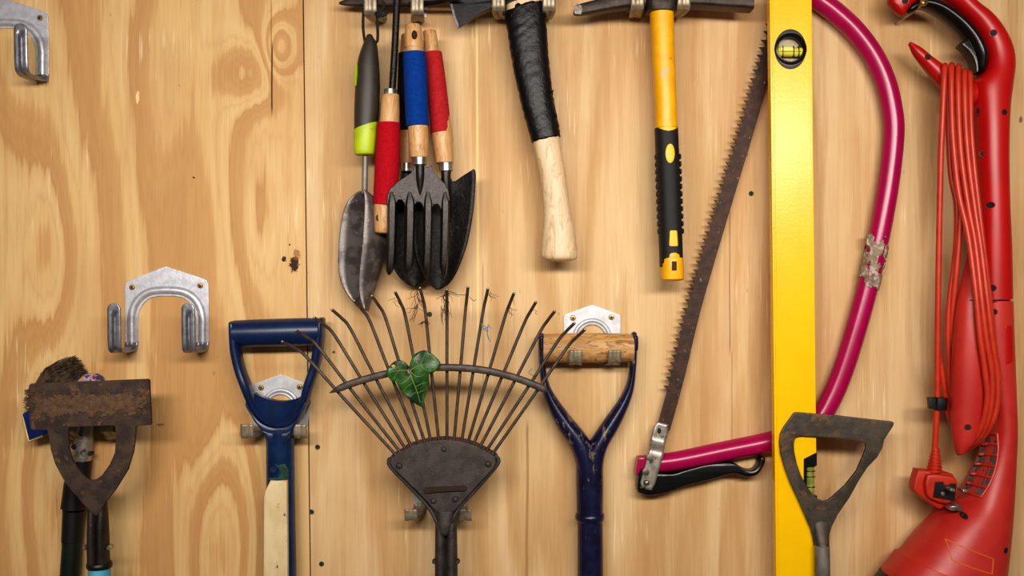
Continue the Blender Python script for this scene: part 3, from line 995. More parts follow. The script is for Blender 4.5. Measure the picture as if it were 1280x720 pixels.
# scoop
F = Frame(48)
th = thing('hand_scoop', 'steel garden scoop with olive and lime green handle', 'garden scoop', F, (463, 12, 48))
mb = MB(F)
mb.spindle([(458, 46, 466, 45.5, 48, 6), (453, 58, 471, 55, 48, 9.5), (447.5, 76, 473.5, 76, 48, 12.5), (444.5, 105, 475, 105, 48, 14), (443, 135, 474, 135, 48, 14), (442.8, 163.5, 472, 153.5, 48, 13.5)], e=2.2, cap0=3)
hd = mb.build('handle', m_olive, th)
mb = MB(F)
mb.spindle([(442.6, 163, 472.4, 153, 48, 13.8), (442.3, 175, 471.2, 172, 48, 14), (442.5, 188, 469.3, 188, 48, 13.4), (443.5, 193, 468.3, 192.6, 48, 12.5)], e=2.3, cap1=2)
mb.build('end_collar', m_lime, hd, label='lime green end of the handle')
mb = MB(F)
mb.spindle([(445, 83, 448.5, 83, 53, 6), (444, 95, 448.8, 95, 53, 8), (443.6, 108, 447.5, 108, 53, 6)], cap0=2, cap1=2)
mb.build('thumb_pad', m_lime, hd, label='lime green oval inset')
mb = MB(F)
mb.tube([(472, 10, 55), (472.2, 28, 52), (472.3, 46, 49), (470, 53, 48), (458, 54, 47), (455.5, 48, 48), (454.3, 34, 51), (455.4, 16, 54), (458, 6, 50), (464, -6, 40), (470, -2, 50), (472, 10, 55)], 1.8, 8, 5)
mb.tube([(470, 20, 56), (474, 17, 58), (478, 19, 58), (476, 22, 57), (472, 21, 56), (473, 17, 59)], 2.2, 8, 4)
mb.tube([(476, 18, 57), (480, 12, 55), (481, 6, 54), (478, 3, 54)], 1.7, 8, 4)
mb.tube([(474, 19, 57), (480, 22, 58), (485, 19, 58)], [2.2, 2.6, 2.0], 8, 4, roundcap=True)
mb.build('hanging_cord', m_cord, th)
mb = MB(F)
mb.tube([(456.3, 188, 46), (455.5, 242, 46)], 3.7, 14)
mb.build('shank', m_grey, th)
mb = MB(F)
prof = [(238, 449, 455.5, 5), (241, 443, 457.5, 12), (250, 434, 458.5, 27), (265, 427.5, 458.5, 38), (290, 423.3, 457, 47), (310, 421.8, 455.5, 49), (332, 421.3, 453, 45), (352, 424.5, 451.5, 37), (368, 432.5, 452.5, 27), (380, 443, 455.5, 15), (387.5, 453, 458.5, 6)]
prof = catmull(prof, 3)
rows = []
for y, xa, xb, bl in prof:
    A, B = V((xa, 38)), V((xb, 66))
    c = (A + B) / 2
    hv = (B - A) / 2
    pr = V((0.76, -0.65))
    r = []
    for k in range(19):
        an = math.pi * k / 18
        q = c - hv * math.cos(an) + pr * bl * math.sin(an) ** 0.8
        r.append(F.p(q.x, y + 1.5 * math.sin(an), q.y))
    rows.append(r)
mb.grid(rows)
top_c = F.p(455, 236.5, 50)
mb.build('scoop_bowl', m_scoopin, th, solid=1.6)

# weeder with red grip
F = Frame(58, -2)
th = thing('hand_weeder', 'long black rod hand tool with bright red grip between beech ends', 'garden tool', F, (492, 0, 58))
mb = MB(F)
mb.tube([(499, -45, 54), (496, -5, 54), (493, 58, 53), (489.5, 114, 52)], 4.5, 12, 4)
mb.build('rod', m_rod, th)
mb = MB(F)
mb.spindle([(480, 112, 496.5, 112, 58, 8.2), (480, 119.5, 497, 119.5, 58, 8.5)], sub=2, cap0=1)
mb.build('ferrule', m_steel, th)
mb = MB(F)
mb.spindle([(478.5, 118.5, 499, 118.5, 58, 10), (476.5, 124, 499.3, 124, 58, 11.3), (474, 156, 499.5, 156, 58, 12.6), (467.5, 252, 495, 256, 58, 12.5), (467.8, 280, 493, 281, 58, 12), (468.5, 290, 492, 291, 58, 11)], sub=3, cap0=1, cap1=2)
wd = mb.build('handle', m_beech, th)
mb = MB(F)
mb.spindle([(471.5, 154, 500.4, 154, 58, 14), (470.3, 175, 500.5, 175, 58, 14.7), (468, 215, 499, 216, 58, 14.8), (466.2, 254.5, 496, 258, 58, 14.6)], sub=4, cap0=1, cap1=1)
mb.build('foam_grip', m_redfoam, th)
mb = MB(F)
mb.turn(474.5, 273, [(3.6, 66), (3.4, 68.6), (2, 68.8), (0.1, 68.6)], 14, sy=1.25)
mb.build('hang_hole', M('hole_brown', (70, 38, 20), None, 0.8), wd)

# trowel with black grip (rearmost)
F = Frame(24)
th = thing('hand_trowel', 'trowel with black grip, mostly hidden behind the blue gripped fork', 'trowel', F, (506, 45, 24))
mb = MB(F)
mb.spindle([(501.5, 44, 517, 43, 24, 8), (500, 66, 519, 66, 24, 9), (499, 72, 519, 72, 24, 9), (498.5, 160, 522, 160, 24, 10), (499.5, 190, 521, 190, 24, 10), (500.5, 204, 519, 204, 24, 9)], sub=2, cap0=1.5)
mb.build('handle', m_beech2, th)
mb = MB(F)
mb.spindle([(498, 67, 521, 67, 24, 11), (496.5, 115, 523, 115, 24, 12), (495.5, 163, 525, 163, 24, 12)], sub=3, cap0=1, cap1=1)
mb.build('foam_grip', m_blackfoam, th)
mb = MB(F)
mb.spindle([(500.8, 203, 516, 203, 24, 7.5), (501.5, 214, 515, 214, 24, 7)], sub=2, cap1=1)
mb.build('ferrule', m_steel, th)


def trowel_blade(F, rows_, d, dish, ridge=0.0):
    mb = MB(F)
    q = catmull(rows_, 4)
    out = []
    for lx, ly, rx, ry in q:
        r = []
        for k in range(17):
            u = k / 16
            w = rx - lx
            sh = dish * (abs(2 * u - 1) ** 1.7) * min(1, abs(w) / 60) + ridge * math.exp(-((u - .5) * 9) ** 2)
            r.append(F.p(lx + (rx - lx) * u, ly + (ry - ly) * u, d + sh))
        out.append(r)
    mb.grid(out)
    return mb


mb = trowel_blade(F, [(502, 214, 514, 214), (500, 226, 518, 226), (488, 240, 536, 240), (487, 262, 545, 262), (487.5, 300, 546, 300), (490, 326, 542, 326), (498, 344, 535, 344), (508, 354, 528, 354), (516, 358, 519, 358)], 20, 12)
mb.build('blade', m_hammer2, th, solid=2)

# trowel with faded red grip
F = Frame(42)
th = thing('hand_trowel', 'trowel with faded red grip and broad dark pointed blade', 'trowel', F, (538, 42, 42))
mb = MB(F)
mb.spindle([(528.5, 40, 544.8, 38.5, 42, 8), (529.5, 50, 547, 49.5, 42, 9), (531, 67, 549.5, 66.5, 42, 10), (539, 163, 565, 161, 42, 12.5), (541, 182, 566.3, 181, 42, 12.5), (544.5, 204, 567, 203, 42, 11)], sub=3, cap0=1.5, cap1=1)
mb.build('handle', m_beech, th)
mb = MB(F)
mb.spindle([(530.5, 66.5, 552.3, 65, 42, 11), (533, 100, 557, 98.5, 42, 12.3), (536, 135, 561, 133, 42, 13), (538.5, 167, 564.5, 164.5, 42, 13.4)], sub=4, cap0=1, cap1=1)
mb.build('foam_grip', m_redfoam2, th)
mb = MB(F)
mb.spindle([(548.5, 203.5, 566.5, 203, 42, 8.8), (549.5, 214, 566, 213.5, 42, 8.4)], sub=2, cap1=1)
mb.build('ferrule', m_steel, th)
mb = trowel_blade(F, [(519, 214, 592, 211), (517, 222, 594.5, 217), (515.5, 240, 593.5, 240), (515, 267, 591, 267), (516, 300, 585, 300), (520, 322, 578, 322), (528, 342, 569.5, 342), (537, 355, 560, 355), (545, 362, 548, 362)], 33, 11)
# cut the concave shoulders by dropping the top edge between neck and ears
nv = []
for (x, y, z) in mb.v:
    px_ = x / F.k + 640
    py_ = 360 - (z - ZC) / F.k
    if py_ < 240:
        ear = max(0.0, 1 - abs(px_ - 593) / 28.0, 1 - abs(px_ - 518) / 28.0)
        nk = max(0.0, 1 - abs(px_ - 557) / 12.0)
        py_ = 240 - (240 - py_) * max(0.38 + 0.62 * min(1, ear) ** 0.8, min(1, nk * 1.4))
        z = ZC + (360 - py_) * F.k
    nv.append((x, y, z))
mb.v = nv
mb.build('blade', m_hammer2, th, solid=2)
mb = MB(F)
mb.spindle([(551, 213, 564, 213, 42, 5), (552, 230, 563, 230, 42, 4.5), (556, 255, 564.5, 255, 38, 5), (560, 276, 564, 276, 35, 2)], sub=4, cap1=2)
mb.build('neck', m_hammer, th)

# fork with blue grip (frontmost)
F = Frame(64, 8)
th = thing('hand_fork', 'four tined hand fork with blue grip and hammered black head', 'hand fork', F, (517, 32, 64))
mb = MB(F)
mb.spindle([(507, 32, 525.5, 31, 64, 8.5), (506.2, 40, 527.5, 39.5, 64, 10.5), (506, 58, 529.3, 57.5, 64, 11.5), (507.5, 60.5, 529, 60.2, 64, 10.8), (507.5, 68, 529.5, 68, 64, 10.8), (509.5, 154, 535, 153, 64, 12.5), (511, 180, 535.5, 179.5, 64, 12.2), (512.5, 197, 534.5, 196.5, 64, 10.5)], sub=3, cap0=1.5, cap1=1)
wd = mb.build('handle', m_beech, th)
mb = MB(F)
mb.turn(519, 46.5, [(4.6, 72), (4.2, 75.8), (3.4, 76.3), (2.4, 75.4), (0.1, 75.2)], 16, sx=.8, sy=1.35)
mb.build('hang_hole', M('hole_dark', (58, 34, 20), (30, 18, 12), 0.8, 0, 200), wd)
mb = MB(F)
mb.spindle([(503.7, 67, 532, 65.5, 64, 14), (504.5, 95, 534, 94, 64, 14.6), (506, 130, 535.3, 129, 64, 14.6), (507.5, 158.5, 536, 157, 64, 14.4)], sub=4, cap0=1, cap1=1)
mb.build('foam_grip', m_bluefoam, th)
mb = MB(F)
mb.spindle([(514.5, 196, 534, 195.5, 64, 9), (516, 206, 533.5, 205.5, 64, 8.6)], sub=2, cap1=1)
mb.build('ferrule', m_steel, th)
mb = MB(F)
palm = [(519.5, 206), (530.5, 206), (535, 210), (540, 206.5), (541.5, 214), (547, 220), (556, 230), (561, 239), (562.5, 249), (561, 258), (557, 266), (553, 266), (550, 259), (547.5, 256), (543.5, 256), (541, 259.5), (537, 266),
        (532.5, 266), (528, 257), (525.5, 253.5), (521.5, 253.5), (519, 257), (514, 266), (510, 266), (505, 254), (502.5, 250.5), (498.5, 250.5), (496, 254), (491.5, 266), (488, 266), (484, 256), (484, 246), (487.5, 236), (499, 226), (513, 217), (517, 212)]
mb.plate(palm, 64, 68, bevel=1.2)
palmo = mb.build('palm', m_hammer, th)
mb = MB(F)
mb.spindle([(519.5, 204, 531, 204, 66, 5), (520, 218, 531, 218, 67, 5.5), (521, 232, 530, 232, 66, 4.5), (524, 245, 527, 245, 66, 2)], sub=4, cap1=1)
mb.build('neck', m_hammer, palmo)
for a, b, tx, ty in ((483.7, 496, 486, 344), (505.3, 519, 507.5, 345.5), (528.3, 541, 531.5, 348), (550.3, 562, 554, 349)):
    mb = MB(F)
    m_ = (a + b) / 2
    rows = [(m_ - 2, 240, m_ + 2, 240, 67, 2), (a + .5, 252, b - .3, 252, 66.5, 4.6), (a, 265, b + .2, 265, 66, 5.6), (a - .3, 300, b - .8, 300, 65, 5.6), (a - 1.2, 328, b - 2.2, 327, 63.5, 5), (tx - 3.2, 339, tx + 4.6, 338, 63, 3.6), (tx - .6, ty, tx + 1.2, ty, 62.5, 1)]
    q = catmull(rows, 4)
    rings = []
    for lx, ly, rx, ry, d, h in q:
        c = (lx + rx) / 2
        w = (rx - lx) / 2
        sec = [(-1, -0.5), (-.62, .55), (-.3, 1), (.7, .95), (.92, .5), (1, -0.5)]
        rings.append([F.p(c + u * w, ly, d + g * h) for u, g in sec])
    mb.rings(rings)
    mb.build('tine', m_hammer, th, angle=28)

# ------------------------------------------------------------------ hatchet
F = Frame(45)
th = thing('hatchet', 'hatchet with dark steel head and black taped wooden handle', 'hatchet', F, (660, 10, 45))
mb = MB(F)
head = [(572, 36), (567, 22), (563.5, 8), (560, -10), (558, -40), (590, -34), (612, -28), (640, -34), (694, -34), (697, -6), (684, -3), (660, 0), (640, 5), (628, 9), (616, 11.5), (603, 16.5), (592, 22.5), (581, 30.5)]


def wedge(x, y):
    return 0


mb.plate(head, 36, 54, bevel=1.0)
nv = []
for (x, y, z) in mb.v:
    px_ = x / F.k + 640
    t_ = max(0.08, min(1.75, (px_ - 562) / 50.0))
    nv.append((x, -0.045 + (y + 0.045) * t_, z))
mb.v = nv
hd = mb.build('axe_head', m_axe, th)
mb = MB(F)
mb.plate([(572.3, 36.3), (567, 22), (563.2, 8), (559.6, -10), (562.5, -10), (566, 7), (569.5, 20), (574.5, 34)], 44, 47, bevel=0.3)
mb.build('cutting_edge', m_bevel, hd)
mb = MB(F)
mb.spindle([(630, -45, 682, -45, 45, 11), (631.5, 0, 681, 0, 45, 12), (634, 30, 681.5, 28, 45, 13), (638, 60, 683.5, 58, 45, 13), (646, 100, 687, 97, 45, 13), (654, 135, 692, 132, 45, 13), (662, 165, 697.5, 160, 45, 13.5),
            (667.5, 185, 700.5, 180, 45, 14), (674.5, 222, 707, 216, 45, 14.5), (678.8, 262, 712, 255, 45, 15), (677.8, 292, 718.5, 290, 45, 16.5), (676, 316, 721.8, 316, 45, 17.5), (677.5, 322, 721.5, 322, 45, 17)], sub=4, e=2.3, cap1=5)
hw = mb.build('handle', m_ash, th)
mb = MB(F)
q = catmull([(631.5, 13, 681.8, 1, 45, 13.2), (634.5, 36, 682.8, 25, 45, 14.4), (637.5, 60, 684.3, 56, 45, 14.4), (645, 100, 688, 96, 45, 14.4), (653, 135, 693, 131, 45, 14.4), (660, 161, 698, 156, 45, 14.9), (665.3, 178.5, 700.3, 170.5, 45, 15.2)], 9)
rings = []
for i, (lx, ly, rx, ry, d, h) in enumerate(q):
    r = []
    for k in range(40):
        an = 2 * math.pi * k / 40
        cc = math.copysign(abs(math.cos(an)) ** .87, math.cos(an))
        ss = math.copysign(abs(math.sin(an)) ** .87, math.sin(an))
        wr = 1.6 * mnoise.noise(V((lx * .03 + 0.5 * cc, (ly + 9 * cc) * .2, ss * 1.0))) + 0.5 * mnoise.noise(V((cc * 3, ly * .35, ss * 3)))
        sc = 1 + 0.035 * wr
        jy = 0
        if i == 0:
            jy = 5 * mnoise.noise(V((cc * 4, ss * 4, 2.2))) + (11 if cc < -.62 else 0)
        if i == len(q) - 1:
            jy = 2 * mnoise.noise(V((cc * 5, ss * 5, 7.2)))
        cx, cy = (lx + rx) / 2, (ly + ry) / 2
        r.append(F.p(cx + (rx - lx) / 2 * cc * sc, cy + (ry - ly) / 2 * cc + jy, d + h * ss * sc))
    rings.append(r)
mb.rings(rings, cap=False)
tp = mb.build('tape_wrap', m_tape, th, solid=0.8, label='black tape wrapped round the upper handle')
for x, y in ((632, 20), (634, 29), (639, 25), (690, 118), (694, 148)):
    mb = MB(F)
    for _ in range(3):
        mb.tube([(x, y, 56), (x + random.uniform(-3, 2), y + random.uniform(-3, 3), 58), (x + random.uniform(-5, 3), y + random.uniform(-5, 4), 57)], [1.1, .9, .4], 6, 2)
    mb.build('tape_shred', m_tape, tp)

# ------------------------------------------------------------------ pick mattock
F = Frame(48)
th = thing('pick_mattock', 'mini mattock with yellow and black fibreglass handle', 'mattock', F, (827, 0, 48))
mb = MB(F)
mb.spindle([(717.5, 11, 717.5, 19, 48, 4), (724, 6, 724, 19.5, 48, 6), (748, 0, 748, 16.5, 48, 9), (775, -8, 775, 12.5, 48, 11), (806, -18, 806, 10.5, 48, 13)], e=5, n=24, cap0=1)
mb.spindle([(846, -18, 846, 9.5, 48, 14), (870, -14, 870, 9.5, 48, 15), (905, -12, 905, 11.8, 48, 15), (939.5, -9, 939.5, 14, 48, 15)], e=7, n=28, cap1=0.6)
mb.spindle([(806, -34, 847, -34, 48, 19), (806, 2, 847, 2, 48, 20), (806.5, 10, 846.5, 10, 48, 20), (808, 16, 845, 16, 48, 19)], e=3.4, n=32, cap1=1.5)
hd = mb.build('head', m_pick, th)
mb = MB(F)
mb.plate([(717.3, 9), (722, 6.5), (726.5, 8), (727.5, 13), (726, 19.4), (718, 19.2), (716.5, 14)], 52, 54.6, bevel=.6)  # lighter plate over the tip
mb.build('bright_point', M('pale_point', (128, 118, 108), (96, 86, 76), .45, .5, 160), hd, label='bright point of the pick')
mb = MB(F)
mb.spindle([(811.5, 8, 842.5, 8, 48, 16), (812.3, 18, 842, 18, 48, 16), (814.5, 60, 843, 60, 48, 16), (817.5, 120, 845, 119, 48, 16), (819, 168, 846.8, 167, 48, 15.6)], sub=4, e=2.4)
yh = mb.build('handle', m_yellow, th)
bv = mb.bvh()
mb = MB(F)
mb.spindle([(818.5, 161, 847, 160, 48, 16.2), (819.5, 185, 848, 184, 48, 17), (822, 250, 850.5, 249, 48, 17), (824.5, 318, 853, 317, 48, 17), (825, 334, 853.5, 333, 48, 16.5)], sub=4, e=2.6)
for i in range(11):
    y = 196 + i * 9.3
    for s_ in (0, 1):
        x = (820.2 if s_ == 0 else 848.6) + (y - 185) * .037
        mb.spindle([(x - 2, y - 2.4, x + 2, y - 2.4, 48, 8), (x - 2.3, y, x + 2.3, y, 48, 9), (x - 2, y + 2.4, x + 2, y + 2.4, 48, 8)], sub=2, n=10, cap0=1, cap1=1)
rg = mb.build('rubber_grip', m_rubber, th)
bv2 = mb.bvh()


def drape(outline, bv, F, off, mb, thick=0.8, bevel=0.3, sub=1):
    g = MB(F)
    g.plate(outline, 0, thick, bevel=bevel, sub=sub)
    bm = bmesh.new()
    vv = [bm.verts.new(p) for p in g.v]
    for f in g.f:
        try:
            bm.faces.new([vv[i] for i in f])
        except ValueError:
            pass
    bmesh.ops.triangulate(bm, faces=bm.faces)
    for _ in range(4):
        lng = [e for e in bm.edges if e.calc_length() > 0.003]
        if not lng:
            break
        bmesh.ops.subdivide_edges(bm, edges=lng, cuts=1)
        bmesh.ops.triangulate(bm, faces=bm.faces)
    bm.verts.index_update()
    g.v = [tuple(v.co) for v in bm.verts]
    g.f = [[v.index for v in f.verts] for f in bm.faces]
    bm.free()
    base_d = None
    out = []
    for (x, y, z) in g.v:
        h = bv.ray_cast(V((x, -0.6, z)), V((0, 1, 0)))
        if h[0] is not None:
            base_d = -h[0].y
        out.append((x, -((base_d or 0.05) + (-y) + off * 0.001), z))
    mb.v += out
    o = len(mb.v) - len(out)
    for f in g.f:
        mb.f.append([o + i for i in f])
        mb.mi.append(0)
    return mb


mb = MB(F)
drape([(820.4, 161.5), (823, 163), (827, 165), (833, 166.3), (839, 165), (843, 162.8), (845.6, 160.8), (833, 160.6)], bv2, F, 0.0, mb, 0.8)
mb.build('yellow_shoulder', m_yel2, th)
mb = MB(F)
drape([(835 + 5.8 * math.cos(a / 24 * 6.283), 194 + 12 * math.sin(a / 24 * 6.283)) for a in range(24)], bv2, F, 0.0, mb)
mb.build('grip_insert', m_yel2, rg, label='yellow oval inset in the black grip')
mb = MB(F)
drape([(834.6, 290), (836, 289), (842.5, 289), (843.6, 290), (844.8, 307), (843.8, 308.5), (834.8, 308.5), (833.8, 307)], bv2, F, 0.0, mb)
mb.build('grip_insert', m_yel2, rg, label='yellow tapered inset in the black grip')
mb = MB(F)
mb.spindle([(825, 323, 853.4, 322.4, 48, 17.2), (825.4, 335, 854.2, 335, 48, 17.8), (826, 349, 854.6, 348.5, 48, 17)], sub=3, e=2.6, cap1=3)
mb.spindle([(833, 314.5, 846, 314.5, 50, 14), (828, 318, 851, 318, 49, 16.5), (825, 324, 853.4, 324, 48, 17.3)], sub=3, e=2.4, cap0=1)
yc = mb.build('end_cap', m_yellow, th)
bv3 = mb.bvh()
mb = MB(F)
drape([(837, 327), (843, 327), (843, 338.5), (837, 338.5)], bv3, F, -0.2, mb, .6, .1)
mb.build('hang_slot', M('slot_brown', (66, 40, 14), None, .8), yc)
mb = MB(F)
drape([(824, 91), (829, 88.5), (833, 87.5), (834, 92), (831, 97), (828, 98), (825.5, 101), (823, 100), (822.5, 95)], bv, F, -0.35, mb, .6, .1)
mb.build('worn_patch', m_pale, yh)

# ------------------------------------------------------------------ bow saw
F = Frame(24, -7)
th = thing('bow_saw', 'bow saw with magenta tube frame and long rusty toothed blade', 'saw', F, (960, 554, 24))
fr = [(985, -34), (1003, -18), (1024, 0), (1046, 17), (1070, 40), (1092, 70), (1107, 103), (1115.5, 140), (1117, 170), (1112, 220), (1103.5, 272), (1094, 318), (1082, 368), (1068, 418), (1054, 462), (1040, 496), (1024, 522), (1000, 540), (975, 549), (950, 555), (905, 564), (865, 572.5), (840, 577), (815, 579.5), (797, 580.5)]
rad = [13] * 19 + [12.6, 12.4, 12.2, 11.8, 11.4, 11]
mb = MB(F)
mb.tube([p + (24,) for p in fr], rad, 24, 5)
tb = mb.build('tube_frame', m_pink, th)
q = catmull([p + (0,) for p in fr], 8)
mb = MB(F)
seg = [p for p in q if 291 < p[1] < 364 and p[0] > 1060]
rings = []
nk = 44
for i, p in enumerate(seg):
    a, b = seg[max(0, i - 1)], seg[min(len(seg) - 1, i + 1)]
    tx, ty = b[0] - a[0], b[1] - a[1]
    l_ = math.hypot(tx, ty)
    nx, ny = -ty / l_, tx / l_
    rings.append([(p[0] + nx * math.cos(2 * math.pi * k / nk) * 13.9, p[1] + ny * math.cos(2 * math.pi * k / nk) * 13.9, 24 + 13.9 * math.sin(2 * math.pi * k / nk), k) for k in range(nk)])
dense = []
for i in range(len(rings) - 1):
    for j in range(3):
        t_ = j / 3
        dense.append([tuple(u * (1 - t_) + w * t_ for u, w in zip(a, b)) for a, b in zip(rings[i], rings[i + 1])])
vs, fs = [], []
for i, r in enumerate(dense):
    for k, (x, y, d, _) in enumerate(r):
        an = 2 * math.pi * k / nk
        g = 1 + 0.05 * mnoise.noise(V((x * .3, y * .3, d * .3)))
        vs.append(F.p(x, y, 24 + (d - 24) * g))
for i in range(len(dense) - 1):
    v_ = i / (len(dense) - 2)
    for k in range(nk):
        x, y, d, _ = dense[i][k]
        an = 2 * math.pi * (k + .5) / nk
        side_ = math.cos(an)       # nx points left/right along the tube
        nz = mnoise.noise(V((math.cos(an) * 2.2, math.sin(an) * 2.2, v_ * 5.0)))
        thr = -0.28
        right = -nx * side_ if nx < 0 else nx * side_
        edge = min(v_, 1 - v_)
        if right < -0.25 and v_ < 0.72:
            thr = 0.12
        if edge < 0.14:
            thr += 0.35
        if nz > thr:
            j = (k + 1) % nk
            fs.append([i * nk + k, i * nk + j, (i + 1) * nk + j, (i + 1) * nk + k])
mb.add(vs, fs)
mb.plate([(1081, 293), (1086, 292.5), (1090, 297), (1089.5, 304), (1086, 311), (1080.5, 305)], 30, 33, bevel=.5)
mb.build('tape_residue', m_residue, tb, solid=0.8, label='torn grey tape residue on the tube')
# blade
cl = catmull([(828.5, 536), (834, 516), (848.5, 462), (867, 385), (899, 275), (933, 163), (951, 100), (968, 40), (990, -40)], 14)
Lh, Rh = 8.5, 8.5
left, right = [], []
acc, teeth = 0, 0
dist = [0]
for a, b in zip(cl, cl[1:]):
    dist.append(dist[-1] + math.dist(a, b))


def at(s_):
    for i in range(len(dist) - 1):
        if dist[i + 1] >= s_:
            t_ = (s_ - dist[i]) / (dist[i + 1] - dist[i])
            x = cl[i][0] + (cl[i + 1][0] - cl[i][0]) * t_
            y = cl[i][1] + (cl[i + 1][1] - cl[i][1]) * t_
            tx, ty = cl[i + 1][0] - cl[i][0], cl[i + 1][1] - cl[i][1]
            l_ = math.hypot(tx, ty)
            return x, y, ty / l_, -tx / l_   # normal to the left when moving up
    return cl[-1] + (-1, 0)


total = dist[-1]
s_ = 0.0
k = 0
while s_ < total:
    x, y, nx, ny = at(s_)
    if s_ < 44 or s_ > total - 40:
        left.append((x + nx * 7.5, y + ny * 7.5))
        s_ += 8
    else:
        w0, w1 = 7.0, 13.8
        x2, y2, nx2, ny2 = at(s_ + 4.2)
        left.append((x + nx * w0, y + ny * w0))
        left.append((x2 + nx2 * w1, y2 + ny2 * w1))
        x3, y3, nx3, ny3 = at(s_ + 6.2)
        left.append((x3 + nx3 * (w0 + .4), y3 + ny3 * (w0 + .4)))
        s_ += 9.6 if k % 5 else 11.5
        k += 1
s_ = total
while s_ > 0:
    x, y, nx, ny = at(s_)
    right.append((x - nx * 9.3, y - ny * 9.3))
    s_ -= 20
x, y, nx, ny = at(0)
right.append((x - nx * 9.0, y - ny * 9.0))
mb = MB(F)
mb.plate(left + right, 22.6, 24.4, bevel=.2)
mb.build('blade', m_rusty, th)
z5 = lambda p: (780 + p[0] / 5.54, 500 + p[1] / 5.54)
mb = MB(F)
guard = [(95, 497), (108, 455), (118, 448), (140, 500), (240, 500), (330, 503), (420, 478), (550, 443), (650, 430), (720, 428), (770, 440), (820, 470), (880, 482), (918, 452), (932, 400), (945, 388), (968, 395), (962, 430), (940, 475), (905, 512), (850, 525), (800, 515), (735, 502), (600, 540), (420, 585), (300, 630), (175, 652), (120, 640), (85, 615)]
mb.plate([z5(p) for p in guard], 12, 34, bevel=2.4, sub=3)
mb.build('hand_guard', m_blackgl, th)
mb = MB(F)
mb.plate([z5(p) for p in ((90, 395), (105, 390), (150, 390), (150, 470), (110, 470), (95, 500), (78, 520), (74, 490), (80, 450))], 14, 35, bevel=1.5)
mb.build('frame_end', m_pink, tb)


def clampd(x, y):
    t_ = (y - 551) / 6.0
    return 0 if t_ < 0 else (6 * t_ if t_ < 1 else 6)


mb = MB(F)
qa, qb = z5((216, 143)), z5((318, 172))
qc, qd = z5((190, 612)), z5((92, 592))
n_ = 24
rows = []
for i in range(n_ + 1):
    v_ = i / n_
    lx, ly = qa[0] + (qd[0] - qa[0]) * v_, qa[1] + (qd[1] - qa[1]) * v_
    rx, ry = qb[0] + (qc[0] - qb[0]) * v_, qb[1] + (qc[1] - qb[1]) * v_
    st = 27 + 11 * max(0, min(1, (v_ - .28) / .15))
    rd = 1.0
    if v_ < .05:
        rd = .8
    if v_ > .95:
        rd = .82
    cx, cy = (lx + rx) / 2, (ly + ry) / 2
    rows.append([F.p(cx + (lx - cx) * rd * (1 - 2 * u / 6), cy + (ly - cy) * rd * (1 - 2 * u / 6), st) for u in range(7)])
mb.grid(rows)
cp = mb.build('tension_lever', m_worn, th, solid=1.8)
mb = MB(F)
x, y = z5((145, 556))
mb.turn(x, y, [(4, 37), (4, 40), (3, 41.6), (1.4, 42.4), (.1, 42.5)], 18)
mb.build('rivet', m_steel, cp)
m_piv = M('dull_pivot', (128, 118, 108), (100, 90, 82), .5, .6, 90)
for p in ((168, 385), (140, 485)):
    mb = MB(F)
    x, y = z5(p)
    mb.turn(x, y, [(4.6, 37.8), (4.4, 39.3), (3.6, 39.6), (.1, 39.7)], 18)
    mb.build('pivot', m_piv, cp)
mb = MB(F)
x, y = z5((241, 210))
mb.turn(x, y, [(3.2, 27.4), (3.2, 28.4), (2.4, 28.6), (.1, 28.5)], 14, sx=.75, sy=1.1)
mb.build('slot', m_dark, cp)

# ------------------------------------------------------------------ spirit level
F = Frame(47, 13)
th = thing('spirit_level', 'long bright yellow spirit level hanging upright', 'spirit level', F, (990, 0, 47))


def lx(y):
    return 962 + y * 8.0 / 720


def rx_(y):
    return 1015 + y * 7.3 / 720


mb = MB(F)
ol = [(lx(-140), -140), (rx_(-140), -140), (rx_(566), 566), (1005, 574), (1005, 626), (rx_(626) + .1, 626), (rx_(1000), 1000), (lx(1000), 1000)]
circ = [(988 + 18.6 * math.cos(a / 36 * 2 * math.pi), 61.5 + 21.5 * math.sin(a / 36 * 2 * math.pi)) for a in range(36)]
mb.plate(ol, 33, 47, holes=[circ], bevel=1.3)
bd = mb.build('body', m_level, th)
for y0, y1 in ((-139, 999),):
    mb = MB(F)
    for fx in (lx, rx_):
        o_ = 2.4 if fx is lx else -5.2
        if fx is lx:
            mb.plate([(fx(y0) + o_, y0), (fx(y0) + o_ + 2.4, y0), (fx(y1) + o_ + 2.4, y1), (fx(y1) + o_, y1)], 46, 47.8, bevel=.5)
    mb.build('edge_rib', m_level, bd)
mb = MB(F)
mb.turn(988, 61.5, [(15.8, 34), (15.8, 49), (16.6, 50), (19, 49.6), (20, 48.6), (20.2, 46.5)], 40, sy=1.0, cap=False)
bz = mb.build('window_ring', m_blackgl, th)
# outer bezel, slightly taller than wide
mb = MB(F)
rings = []
for r, ry, d in ((18.6, 19.4, 46.5), (18.8, 20, 48.6), (19.2, 24, 48.4), (19.8, 25, 47.6), (20, 25.2, 46.5)):
    rings.append([F.p(988 + r * math.cos(2 * math.pi * k / 40), 61.5 + ry * math.sin(2 * math.pi * k / 40), d) for k in range(40)])
mb.rings(rings, cap=False)
mb.build('bezel', m_bezel, bz)
mb = MB(F)
mb.turn(988, 61.5, [(18.2, 34), (18.2, 35), (0.1, 35)], 36)
mb.build('window_back', m_vialback, bz)
mb = MB(F)
mb.tube([(970.5, 64, 41), (1005.5, 64, 41)], 5.9, 18)
vl = mb.build('vial', m_vial, bz, label='yellow green bubble vial')
mb = MB(F)
for x in (979, 992.5, 999):
    mb.box(x - .5, 57.2, x + .5, 70.8, 40, 46.9)
mb.box(973, 64, 1003, 64.6, 40, 46.85)
mb.build('vial_line', m_dark, vl)
mb = MB(F)
mb.tube([(978.8, 61, 43), (990, 61, 43)], 3.9, 14, roundcap=True)
mb.build('bubble', m_bubble, vl)
mb = MB(F)
